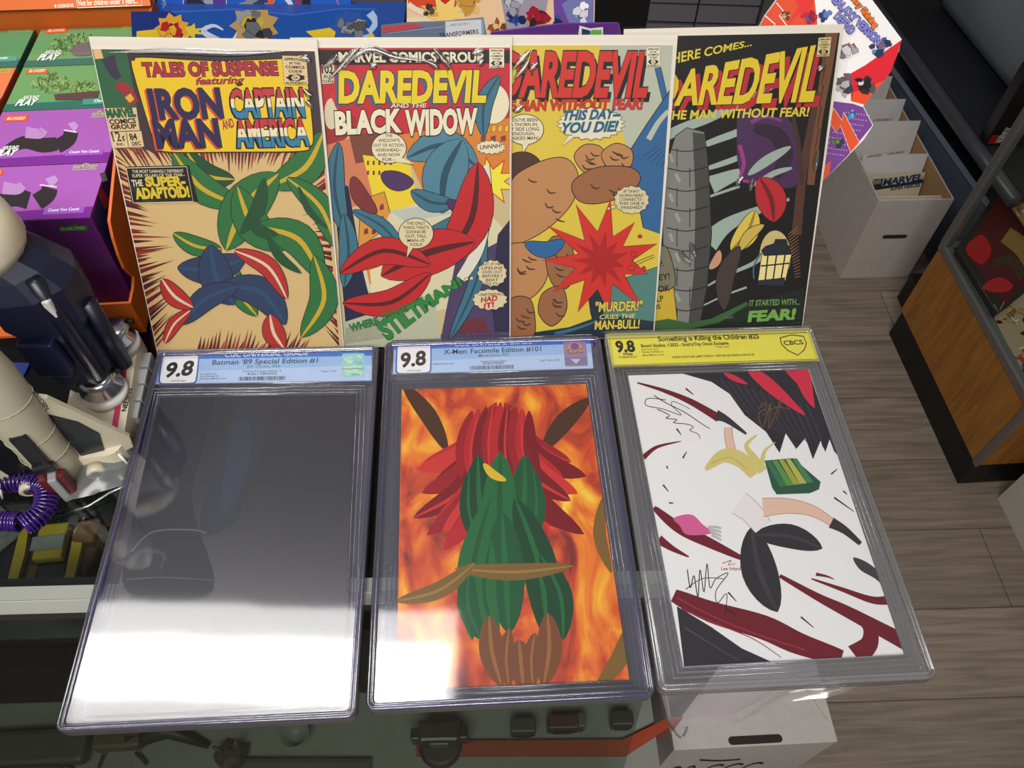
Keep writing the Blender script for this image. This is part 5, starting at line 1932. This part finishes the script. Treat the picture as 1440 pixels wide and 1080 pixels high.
mb.box(mat((92, 30, 32), .3), -.010, -.003, -.024, -.016, .002, .034, bevel=.0018)
mb.box(mat((92, 30, 32), .3), .004, .010, -.024, -.016, .002, .034, bevel=.0018)
tl = mb.build('tail_pod', fu)
mb = MB()
mb.box(mat((150, 150, 152), .3), -.003, .004, -.026, -.017, .0, .033, bevel=.0015); mb.build('grey_keel', tl)
mb = MB()
mb.tube(mat((110, 66, 46), .4), [(-.008, -.0185, .15), (0, -.0205, .147), (.008, -.0185, .143)], .0014, n=6); mb.build('cockpit_line', fu)
fm = o.matrix_world @ frame((.010, -.0185, 0), (.9, .42, 0), (0, 0, 1))
A = Art(fm, .001, .5)
A.cur = 'side_lettering'
A.text('2IV/OBN', (45, 552), (65, 577), 4.2, INK, bold=.02)
q = A.groups['side_lettering'].build('side_lettering', None)
q.parent = fu
q.matrix_world = fm

# purple coil
c0 = on_z(42, 706, CT)
o = tag(None or bpy.data.objects.new('x', None), 'x', 'x') if False else empty('coil_toy', 'shiny purple coiled plastic toy lying on the dark glass below the white shuttle', 'toy', rotz((c0.x, c0.y, CT), 0))
PU = mat((48, 20, 98), .2, coat=.5)
def coil(path, turns, R, r):
    P = []
    n = turns * 14
    Pp = smooth_path(path, False, 20)
    for k in range(n + 1):
        t = k / n * (len(Pp) - 1)
        i = min(int(t), len(Pp) - 2)
        f_ = t - i
        x = Pp[i][0] + (Pp[i + 1][0] - Pp[i][0]) * f_
        y = Pp[i][1] + (Pp[i + 1][1] - Pp[i][1]) * f_
        dx, dy = Pp[i + 1][0] - Pp[i][0], Pp[i + 1][1] - Pp[i][1]
        l = math.hypot(dx, dy)
        a_ = 2 * pi * k / 14
        P.append((x - dy / l * R * cos(a_), y + dx / l * R * cos(a_), R + r + R * sin(a_)))
    return P
mb = MB()
mb.tube(PU, coil([(-.062, .020), (-.035, .012), (-.008, .014), (.014, .008), (.020, -.012), (.010, -.026)], 34, .0085, .0013), .0013, n=5)
mb.build('outer_coil', o)
mb = MB()
mb.tube(PU, coil([(-.060, -.026), (-.036, -.024), (-.014, -.022), (.004, -.022)], 22, .007, .0012), .0012, n=5)
mb.build('inner_coil', o)

# grey link strip beside the left slab
lk = [on_z(203, 500, CT + .012), on_z(197, 520, CT + .012), on_z(191, 542, CT + .012), on_z(185, 570, CT + .012)]
la, lb = on_z(207, 494, CT + .012), on_z(186, 588, CT + .012)
d = (lb - la)
o = empty('link_strip', 'strip of four light grey plastic links between the pink striped base and the left slab', 'toy part', rotz((la.x, la.y, CT), math.atan2(d.y, d.x)))
for k in range(4):
    mb = MB()
    s_ = d.length / 4
    mb.box(mat((150, 152, 154), .4), k * s_ + .001, (k + 1) * s_ - .001, -.006, .004, 0, .012, bevel=.0012)
    mb.build('link', o)
    if k:
        mb = MB(); mb.tube(mat((90, 90, 92), .3), [(k * s_, -.004, .006), (k * s_, .003, .006)], .002); mb.build('pin', o)

# clear teal blister near the tail of the shuttle
bc = on_z(140, 668, CT)
o = empty('clear_blister', 'crumpled clear bluish plastic blister beside the left edge of the left slab', 'packaging', rotz((bc.x, bc.y, CT), .4))
mb = MB()
rr_ = random.Random(9)
N = 9
V = [(-.026 + .052 * i / (N - 1) + rr_.uniform(-.002, .002), -.02 + .038 * j / (N - 1), .003 + .010 * max(0, sin(pi * i / (N - 1))) * max(0, sin(pi * j / (N - 1))) + rr_.uniform(0, .003)) for j in range(N) for i in range(N)]
mb.add(V, [(j * N + i, j * N + i + 1, (j + 1) * N + i + 1, (j + 1) * N + i) for j in range(N - 1) for i in range(N - 1)], clear('teal_blister', (150, 178, 182), gain=.7, rough=.2, haze=.14), True)
mb.build('dome', o)
mb = MB()
mb.tube(clear('blister_rim', (220, 225, 228), gain=5, rough=.1), [(-.034, -.028, .002), (-.01, -.030, .004), (.008, -.024, .005), (.022, -.020, .003), (.03, -.024, .002)], .0012)
mb.build('rim', o)

# yellow toys on the dark shelf under the glass
ZU = .885
YL, YK = mat((238, 198, 50), .35), mat((28, 28, 32), .4)
def under(x, y):
    return on_z(x, y, ZU)
y0, y1 = under(68, 835), under(86, 757)
d = y1 - y0
o = empty('toy_loader', 'yellow and black toy vehicle with a grey roof plate under the glass at lower left', 'toy', rotz((y0.x, y0.y, ZU), math.atan2(d.y, d.x) - pi / 2))
mb = MB(); mb.box(YK, -.022, .030, -.005, .062, .003, .018, bevel=.003); mb.build('chassis', o)
for x in (-.026, .024):
    mb = MB(); mb.prism(YL, [(x, -.01), (x + .008, -.01), (x + .009, .03), (x + .006, .064), (x - .001, .05)], .008, .024); mb.build('side_rail', o)
mb = MB(); mb.box(YL, -.008, .018, .022, .058, .018, .028, bevel=.002); cb = mb.build('cab', o)
mb = MB(); mb.box(mat((170, 172, 172), .4), -.010, .019, .030, .044, .0285, .031, bevel=.0008); mb.build('roof_plate', cb)
mb = MB(); mb.box(mat((130, 84, 34), .4), -.014, -.004, -.008, .022, .010, .020, bevel=.002); mb.build('bucket', o)
y0, y1 = under(108, 820), under(134, 760)
d = y1 - y0
o = empty('toy_truck', 'brownish amber toy truck under the glass, right beside the yellow toy vehicle', 'toy', rotz((y0.x, y0.y, ZU), math.atan2(d.y, d.x) - pi / 2))
mb = MB(); mb.box(mat((110, 74, 36), .35), -.010, .016, .0, .055, .003, .018, bevel=.003); mb.build('body', o)
mb = MB(); mb.box(mat((150, 100, 44), .3), -.007, .013, .03, .052, .018, .027, bevel=.002); mb.build('cab', o)
for sx in (-.012, .014):
    for yy in (.01, .042):
        mb = MB(); mb.lathe(YK, [(.001, 0), (.006, 0), (.006, .004), (.001, .004)], mw=Matrix.Translation((sx, yy, .0062)) @ Matrix.Rotation(pi / 2, 4, 'Y')); mb.build('wheel', o)
y0 = under(4, 755)
o = empty('trading_card', 'grey printed card with a red edge under the glass at the left border', 'card', rotz((y0.x - .01, y0.y, ZU + .0005), -.6))
mb = MB(); mb.box(mat((150, 150, 142), .5, noise=.25, nscale=120), -.03, .022, -.024, .024, 0, .003, bevel=.0008); mb.build('face', o)
mb = MB(); mb.box(mat((92, 32, 34), .5), -.03, .022, -.026, -.0242, 0, .0028); mb.build('edge', o)

# ================================================================== clear bag hanging under the right slab
gm = frame(on_z(1040, 985, .99), (1, .08, 0), (0, .55, .83))
o = empty('plastic_bag', 'clear crinkled plastic bag hanging out below the right graded slab', 'bag', gm)
A = Art(gm, 0)
top = [(926, 962), (980, 966), (1040, 966), (1100, 962), (1160, 958), (1222, 955)]
bot = [(944, 1034), (984, 1022), (1040, 1014), (1096, 992), (1160, 978), (1224, 958)]
tu, bu = [A.uv(p) for p in top], [A.uv(p) for p in bot]
rr_ = random.Random(4)
V, n, m_ = [], 16, 9
tp, bp = smooth_path(tu, False, 3), smooth_path(bu, False, 3)
for j in range(m_):
    for i in range(len(tp)):
        t = j / (m_ - 1)
        V.append((tp[i][0] + (bp[i][0] - tp[i][0]) * t, tp[i][1] + (bp[i][1] - tp[i][1]) * t, rr_.uniform(-.0006, .0006) + .0025 * sin(i * .8 + j * .5)))
n = len(tp)
mb = MB()
bagm = clear('crinkled_bag', (236, 230, 234), gain=1.2, rough=.16, haze=.10, bump=.12, bscale=50)
mb.add(V, [(j * n + i, j * n + i + 1, (j + 1) * n + i + 1, (j + 1) * n + i) for j in range(m_ - 1) for i in range(n - 1)], bagm, True)
mb.build('front_film', o)
mb = MB()
V2 = [(v[0], v[1] * .9 + .002, v[2] - .006) for v in V]
mb.add(V2, [(j * n + i, j * n + i + 1, (j + 1) * n + i + 1, (j + 1) * n + i) for j in range(m_ - 1) for i in range(n - 1)], bagm, True)
mb.build('back_film', o)
mb = MB()
E0 = [A.uv(p) for p in ((928, 966), (932, 1000), (946, 1024), (958, 1036), (966, 1022))]
mb.tube(clear('bag_seam', (225, 225, 228), gain=4, rough=.1), [(p[0], p[1], .001) for p in smooth_path(E0, False, 4)], .0009, n=5)
mb.build('side_seam', o)

# white carton on the floor under the bag
zc = .30
k0, k1, k2 = on_z(948, 1054, zc), on_z(1178, 1042, zc), on_z(1165, 983, zc)
d = k1 - k0
o = empty('white_carton', 'white corrugated carton with a hand slot and handwriting, on the floor beneath the plastic bag', 'box', rotz((k0.x, k0.y, 0), math.atan2(d.y, d.x)))
Wd = d.length
CW_ = mat((196, 190, 186), .7, noise=.05, nscale=60)
CI = mat((40, 34, 32), .8)
mb = MB()
mb.box(CW_, 0, Wd, 0, .004, 0, zc - .004)
mb.box(CW_, 0, Wd, .396, .40, 0, zc - .004)
mb.box(CW_, 0, .004, .004, .396, 0, zc - .004)
mb.box(CW_, Wd - .004, Wd, .004, .396, 0, zc - .004)
mb.box(CW_, 0.004, Wd - .004, .004, .396, 0, .004)
body = mb.build('carton_body', o)
A = Art(o.matrix_world, zc, .7)
s0, s1 = A.uv((1025, 1046)), A.uv((1100, 1038))
mb = MB()
mb.box(CW_, 0, Wd, -.001, .4, zc - .004, zc, bevel=.001)
lid = mb.build('lid', o)
mb = MB()
mb.prism(CI, rrect(s0[0], s1[0], s0[1] - .002, s0[1] + .010, .006), zc - .001, zc + .0008)
mb.build('hand_slot', lid)
mb = MB(); mb.tube(mat((176, 170, 166), .7), [(Wd * .86, .10, zc), (Wd * .97, .03, zc)], .0008, n=5); mb.build('crease', lid)
fm = o.matrix_world @ frame((0, -.0002, 0), (1, 0, 0), (0, 0, 1))
A = Art(fm, .0006, .6)
A.cur = 'handwriting_marking'
A.text('20 CGC', (928, 1096), (1050, 1090), 17, (74, 40, 34), bold=-.008, shear=.1)
A.cur = 'pen_stroke'
A.stroke((40, 34, 32), [(984, 1069), (1012, 1070), (1041, 1068)], 2, 1.4)
for k, g in A.groups.items():
    q = g.build(k, None)
    q.parent = body
    q.matrix_world = fm

# ================================================================== long box of comics on the floor
BA = math.atan2(1.592 - 1.577, 1.104 - .909)
o = empty('comic_long_box', 'open white cardboard long box full of comics on the wood floor', 'box', rotz((.909, 1.577, 0), BA))
lb = o
LW, LD, LH = .1956, .62, .28
CB = mat((190, 180, 176), .75, noise=.04, nscale=30)
CBI = mat((166, 128, 88), .8)
mb = MB(); mb.box(CB, 0, LW, 0, .004, 0, LH, bevel=.0008)
fr_ = mb.build('front_wall', o)
mb = MB(); mb.box(CB, 0, LW, LD - .004, LD, 0, LH); mb.build('back_wall', o)
for x in (0, LW - .004):
    mb = MB(); mb.box(CB, x, x + .004, .004, LD - .004, 0, LH)
    mb.box(CBI, x + (.004 if x == 0 else -.0006), x + (.0046 if x == 0 else 0), .004, LD - .004, .01, LH - .001)
    mb.build('side_wall', o)
mb = MB(); mb.box(CBI, .004, LW - .004, .004, LD - .004, 0, .004); mb.build('bottom', o)
mb = MB(); mb.prism(CI, rrect(.060, .125, .150, .162, .005), 0, .0012, frame((0, -.0002, 0), (1, 0, 0), (0, 0, 1))); mb.build('hand_hole', fr_)
INV = o.matrix_world


def upright(name, label, cat, group, y, h, c, lean=.28, x0=.009, x1=None, th=.0012, z0=.006, edge=None):
    x1 = LW - .012 if x1 is None else x1
    mw = INV @ Matrix.Translation((0, y, z0)) @ Matrix.Rotation(-lean, 4, 'X')
    q = empty(name, label, cat, mw, group)
    mb = MB()
    mb.box(mat(c, .6), x0, x1, 0, th, 0, h)
    p = mb.build('board' if cat == 'divider' else 'cover', q)
    return q, p, mw


rr_ = random.Random(2)
# the comics filed in the box
ys = []
y = .010
k = 0
proto = None
slots = [(.010, 5), (.105, 7), (.20, 8), (.31, 9), (.42, 10)]
for (ya, n) in slots:
    for j in range(n):
        yy = ya + j * .0048
        if ya == .010:
            hh, ln = .255, .02
        else:
            hh, ln = .252 + rr_.uniform(-.003, .003), .24
        c = rr_.choice([(206, 190, 166), (214, 204, 186), (190, 176, 156), (222, 214, 200)])
        where = {.010: 'against the front wall of the long box', .105: 'behind the front divider of the long box', .20: 'behind the second divider of the long box', .31: 'behind the third divider of the long box', .42: 'at the back of the long box'}[ya]
        q, p, mw = upright('boxed_comic_book', 'cream edged bagged comic filed upright %s' % where, 'comic book', 'comics filed %s' % where, yy, hh, c, ln, th=.0032)
q, p, mw = upright('boxed_comic_book', 'comic with a dark blue title in front of the first divider in the long box', 'comic book', 'comics filed in the long box facing front', .062, .258, (200, 186, 160), .30, th=.003)
fm = mw @ frame((0, -.0002, 0), (1, 0, 0), (0, 0, 1))
A = Art(fm, .0004, .5)
A.cur = 'title_print'
A.poly((40, 44, 52), [(1227, 268), (1299, 257), (1297, 247), (1229, 252)])
A.poly((170, 164, 150), [(1240, 262), (1298, 253), (1296, 246), (1242, 250)])
A.poly((130, 120, 110), [(1227, 260), (1239, 258), (1239, 252), (1227, 254)])
A.text('MARVEL', (1241, 261), (1297, 253), 8.5, (34, 52, 76), shear=.1, bold=.045)
A.text('SUPER HEROES', (1252, 268), (1294, 262), 5, (34, 52, 76), shear=.1, bold=.04)
g = A.groups['title_print'].build('title_print', None)
g.parent = p
g.matrix_world = fm
for (yy, hh, tx, x0, lab) in ((.095, .295, (('AVENGERS', (1219, 222), (1240, 219.5)), ('UNCANNY', (1248, 218), (1272, 215))), .009, 'white divider card nearest the front of the long box, with pencilled words'),
                              (.19, .325, (('CEREBRO', (1228, 171), (1254, 169.5)), ('2', (1263, 170), (1266, 169.5))), .009, 'white divider card second from the front of the long box, tallest in view'),
                              (.30, .318, (), .009, 'white divider card third from the front of the long box'),
                              (.41, .318, (), .009, 'white divider card near the back of the long box'),
                              (.52, .31, (), .009, 'white divider card at the very back of the long box')):
    q, p, mw = upright('divider_card', lab, 'divider', 'divider cards in the long box', yy, hh, (206, 202, 202), .24, x0=x0, x1=LW - .008 if yy > .1 else LW - .012)
    if tx:
        fm = mw @ frame((0, -.0002, 0), (1, 0, 0), (0, 0, 1))
        A = Art(fm, .0004, .5)
        A.cur = 'pencil_lettering'
        for t, a_, b_ in tx:
            A.text(t, a_, b_, 3.2, (70, 66, 70), bold=.01)
        g = A.groups['pencil_lettering'].build('pencil_lettering', None)
        g.parent = p
        g.matrix_world = fm

# things around the long box
o = empty('storage_tote', 'dusky blue plastic storage tote along the right side of the long box', 'tote', rotz((1.185, 1.49, 0), BA + .07))
TB_ = mat((92, 98, 116), .4)
mb = MB()
def tr_(g, z):
    return [Vector((p[0], p[1], z)) for p in rrect(.02 - g, .22 + g, .03 - g, .75 + g, .03)]
mb.loft(TB_, [tr_(0, 0.002), tr_(.02, .29)], cap=False, smooth=False)
mb.loft(TB_, [tr_(.017, .29), tr_(-.003, .006)], cap=False, smooth=False)
mb.add([(p.x, p.y, .004) for p in tr_(-.001, 0)], [list(range(len(tr_(0, 0))))], TB_)
mb.build('tub', o)
mb = MB()
mb.loft(mat((128, 132, 150), .35), [tr_(.020, .286), tr_(.027, .288), tr_(.027, .297), tr_(.017, .297), tr_(.017, .288)], cap=False, smooth=False)
mb.build('rim', o)
mb = MB(); mb.box(mat((40, 44, 56), .6), .03, .21, .04, .74, .01, .2); mb.build('contents', o)
o = empty('green_bin', 'green plastic bin on the floor between the long box and the oak showcase', 'bin', rotz((1.125, 1.392, 0), BA))
mb = MB(); mb.loft(mat((26, 96, 66), .5), [[Vector((p[0], p[1], z)) for p in rrect(-.0 - g, .16 + g, -.0 - g, .06 + g, .01)] for g, z in ((0, .0), (.006, .16))], cap=True, smooth=False); mb.build('tub', o)
mb = MB(); mb.loft(mat((20, 80, 54), .5), [[Vector((p[0], p[1], z)) for p in rrect(-.008 - g, .168 + g, -.008 - g, .068 + g, .012)] for g, z in ((0, .16), (0, .168))], cap=True, smooth=False); mb.build('rim', o)
o = empty('black_floor_box', 'black box on the floor behind the kick plate of the oak showcase', 'box', rotz((1.06, 1.392, 0), BA))
mb = MB(); mb.box(mat((16, 15, 16), .6), 0, .052, 0, .12, 0, .08, bevel=.003); mb.build('body', o)
mb = MB(); mb.box(mat((24, 23, 24), .6), -.002, .054, -.002, .122, .08, .092, bevel=.002); mb.build('lid', o)
o = empty('orange_folder', 'dull orange folder standing behind the white dividers of the long box', 'folder', rotz((1.06, 2.34, 0), BA))
mb = MB(); mb.box(mat((190, 78, 52), .6), -.08, .11, 0, .012, 0, .30, mw=Matrix.Rotation(-.2, 4, 'X')); mb.build('cover', o)
mb = MB(); mb.box(mat((176, 68, 48), .6), .04, .10, .0, .010, .30, .315, mw=Matrix.Rotation(-.2, 4, 'X')); mb.build('tab', o)
o = empty('brown_carton', 'brown cardboard carton on the floor behind the long box', 'box', rotz((1.07, 2.42, 0), BA))
mb = MB(); mb.box(mat((150, 116, 62), .7), 0, .17, 0, .3, 0, .28, bevel=.002); mb.build('body', o)
for y in (.0, .152):
    mb = MB(); mb.box(mat((160, 126, 72), .7), 0.004, .166, y + .002, y + .146, .281, .284); mb.build('flap', o)

# black shelf along the aisle
o = empty('black_shelf_unit', 'black shelf unit with a rounded front edge running behind the oak showcase', 'shelf', rotz((1.145, 1.46, 0), .13))
BLK, BLK2 = mat((34, 35, 39), .45), mat((22, 22, 24), .5)
mb = MB(); mb.box(BLK, .022, .75, .0, 1.13, .385, .40); mb.build('shelf_board', o)
mb = MB()
mb.tube(mat((64, 64, 72), .35), [(.01, y, .385) for y in (0.0, .3, .6, .9, 1.13)], .018, n=16); mb.build('front_edge', o)
mb = MB(); mb.box(BLK2, .30, .75, .02, 1.11, 0, .385); mb.build('support', o)
o = empty('clear_tote', 'translucent grey storage tote standing on the black shelf at top right', 'tote', rotz((1.277, 1.80, .401), .13))
CT_ = mat((120, 124, 132), .35, noise=.08, nscale=6)
def ct(g, z):
    return [Vector((p[0], p[1], z)) for p in rrect(-g, .42 + g, -g, .52 + g, .03)]
mb = MB(); mb.loft(CT_, [ct(-.03, 0), ct(-.004, .012), ct(.0, .04), ct(.02, .24)], cap=True, smooth=True); mb.build('tub', o)
mb = MB(); mb.loft(mat((96, 104, 122), .35), [ct(.018, .236), ct(.03, .24), ct(.03, .256), ct(.01, .262)], cap=True, smooth=False); mb.build('lid', o)
cm = o.matrix_world @ frame((0, -.012, .0), (1, 0, 0), (0, .08, 1))
mb = MB(); mb.box(mat((150, 152, 160), .35), .1, .12, -.014, -.006, .02, .2); mb.build('rib', o)

# ================================================================== oak showcase on the right
K0, K1 = Vector((.992, 1.384, 0)), Vector((1.036, .924, 0))
d = K0 - K1
sw = rotz((K1.x, K1.y, 0), math.atan2(d.y, d.x) - pi / 2)
o = empty('oak_showcase', 'oak sided glass showcase with grey metal frame and black plinth, at the right edge', 'showcase', sw)
SL = d.length
ZW = .305
mb = MB(); mb.box(mat((10, 10, 11), .5), .004, .6, .004, SL - .004, 0, .09); mb.build('plinth', o)
mb = MB(); mb.box(oak(), 0, .6, 0, SL, .09, ZW); mb.build('oak_body', o)
MT = mat((128, 126, 126), .35, metal=.6)
mb = MB(); mb.box(MT, -.003, .018, -.003, SL + .003, ZW, ZW + .02, bevel=.002); mb.build('side_rail', o)
mb = MB(); mb.box(MT, .018, .6, -.003, .018, ZW, ZW + .02, bevel=.002); mb.build('front_rail', o)
mb = MB(); mb.box(MT, .018, .6, SL - .018, SL + .003, ZW, ZW + .02, bevel=.002); mb.build('back_rail', o)
mb = MB(); mb.box(MT, -.004, .016, SL - .016, SL + .004, ZW + .02, .98, bevel=.002); mb.build('corner_post', o)
mb = MB(); mb.box(MT, -.004, .016, -.004, .016, ZW + .02, .98, bevel=.002); mb.build('corner_post', o)
mb = MB(); mb.box(MT, -.004, .004, -.004, .010, .09, ZW, bevel=.001); mb.build('corner_trim', o)
mb = MB(); mb.box(mat((52, 50, 50), .5), .018, .59, .018, SL - .018, ZW, ZW + .004); mb.build('deck', o)
mb = MB(); mb.box(clear('showcase_glass', (240, 246, 243), gain=.5, rough=.02), .004, .008, .016, SL - .016, ZW + .02, .98); mb.build('side_glass', o)
si = sw


def flat_book(label, pts_px, z, th, base, prints, name='hardcover_book', lettering=None):
    """a cover lying inside the showcase, outline given where it meets height z"""
    P = [on_z(x, y, z) for x, y in pts_px]
    c = P[0]
    e = P[1] - P[0]
    mw = frame(c, e, P[3] - P[0])
    q = empty(name, label, 'book', mw)
    A = Art(mw, 0, .4)
    mb = MB()
    L2 = [A.uv(p) for p in pts_px]
    mb.prism(mat(base, .4), L2, -th, 0)
    ob = mb.build('cover', q)
    mb = MB()
    c_ = (sum(p[0] for p in L2) / 4, sum(p[1] for p in L2) / 4)
    mb.prism(mat((200, 190, 170), .7), [(c_[0] + (p[0] - c_[0]) * .97, c_[1] + (p[1] - c_[1]) * .97) for p in L2], -th * .99 - .002, -th)
    mb.build('pages', q)
    A = Art(mw, .0004, .4)
    A.set_clip(pts_px)
    A.cur = 'cover_print'
    prints(A)
    for k, g in A.groups.items():
        g.build(k, ob)
    return q


def pr_red(A):
    A.poly((84, 12, 18), [(1356, 354), (1414, 262), (1470, 340), (1420, 440)])
    A.poly((190, 24, 30), [(1358, 350), (1380, 372), (1394, 352), (1380, 330)], 1)
    A.stroke((150, 116, 56), [(1414, 330), (1440, 350), (1460, 380)], 24, 30)
    A.stroke((66, 50, 30), [(1396, 372), (1420, 366), (1440, 390)], 12, 16)
    A.poly((200, 28, 36), [(1382, 402), (1404, 390), (1424, 400), (1416, 410), (1392, 410)], 1)
    A.stroke((56, 48, 40), [(1346, 354), (1378, 406), (1398, 440)], 8, 8)
    A.text('HALO ENCYCLOPEDIA', (1371, 398), (1394, 436), 4, (150, 140, 120), bold=.02)
    A.stroke((170, 160, 140), [(1398, 428), (1404, 440), (1412, 424)], 1.2, 1.2, raw=True)


zb = ZW + .035
flat_book('black and dark red hardcover book lying inside the oak showcase', [(1345, 350), (1402, 440), (1500, 340), (1415, 252)], zb, .028, (22, 20, 22), pr_red)


def pr_mix(A):
    r = random.Random(8)
    cols = [(176, 50, 40), (206, 196, 170), (150, 90, 50), (60, 90, 130), (190, 140, 80), (110, 40, 34)]
    for k in range(46):
        x, y = 1396 + r.random() * 60, 424 + r.random() * 130
        A.stroke(r.choice(cols), [(x, y), (x + r.uniform(-12, 12), y + r.uniform(-10, 10)), (x + r.uniform(-16, 16), y + r.uniform(-12, 12))], r.uniform(3, 9), 2, line=INK if k % 2 else None, lw=.6)


flat_book('red and cream patterned comic lying inside the showcase nearest its left rail', [(1398, 446), (1455, 566), (1530, 500), (1446, 408)], ZW + .012, .006, (176, 150, 120), pr_mix, 'comic_magazine')


def pr_top(A):
    r = random.Random(18)
    cols = [(190, 110, 80), (206, 160, 120), (150, 60, 60), (90, 130, 80), (220, 200, 170)]
    A.stroke((214, 214, 210), [(1414, 279), (1470, 276)], 3, 3)
    for k in range(14):
        x, y = 1424 + r.random() * 30, 284 + r.random() * 30
        A.stroke(r.choice(cols), [(x, y), (x + r.uniform(-8, 8), y + 6)], 5, 2)


flat_book('flesh and green toned comic with a white top edge at the back of the showcase', [(1414, 278), (1450, 330), (1520, 310), (1480, 274)], ZW + .055, .004, (180, 120, 90), pr_top, 'comic_magazine')
# black boxed product on the shelf end
P0 = on_z(1388, 208, .402)
o = empty('black_product_box', 'small black and red boxed product with white lettering at the end of the black shelf', 'box', rotz((P0.x - .002, P0.y + .012, .4005), -.02))
mb = MB(); mb.box(mat((20, 18, 19), .35), 0, .12, 0, .04, 0, .20, bevel=.002); body = mb.build('carton', o)
mb = MB(); mb.box(mat((140, 28, 32), .35), .004, .028, -.0016, 0, .006, .03, bevel=.0006); mb.build('red_badge', body)
mb = MB(); mb.box(mat((120, 24, 28), .35), .05, .116, -.0014, 0, .10, .17, bevel=.0006); mb.build('red_panel', body)
fm = o.matrix_world @ frame((0, -.001, 0), (1, 0, 0), (0, 0, 1))
A = Art(fm, .0006, .5)
A.cur = 'carton_lettering'
A.text('NURNSUX', (1408, 201), (1424, 180), 7, (196, 192, 190), bold=.03)
g = A.groups['carton_lettering'].build('carton_lettering', None)
g.parent = body
g.matrix_world = fm

# white carton at the lower right border
zc = .28
k0, k1 = on_z(1400, 699, 0), on_z(1440, 780, 0)
o = empty('closed_long_box', 'closed white cardboard long box on the floor at the right border, before the oak showcase', 'box', rotz((k0.x, k0.y, 0), math.atan2(k1.y - k0.y, k1.x - k0.x) + pi / 2))
CW2 = mat((190, 184, 176), .7, noise=.04, nscale=40)
mb = MB(); mb.box(CW2, .003, .6, -.6, -.003, 0, zc - .02); mb.build('carton_body', o)
mb = MB(); mb.box(CW2, 0, .603, -.603, 0, zc - .06, zc, bevel=.002); ld = mb.build('lid', o)
mb = MB(); mb.box(mat((120, 88, 60), .8), .0, .603, .0002, .0022, zc - .05, zc + .0004); mb.build('raw_cardboard_edge', ld)
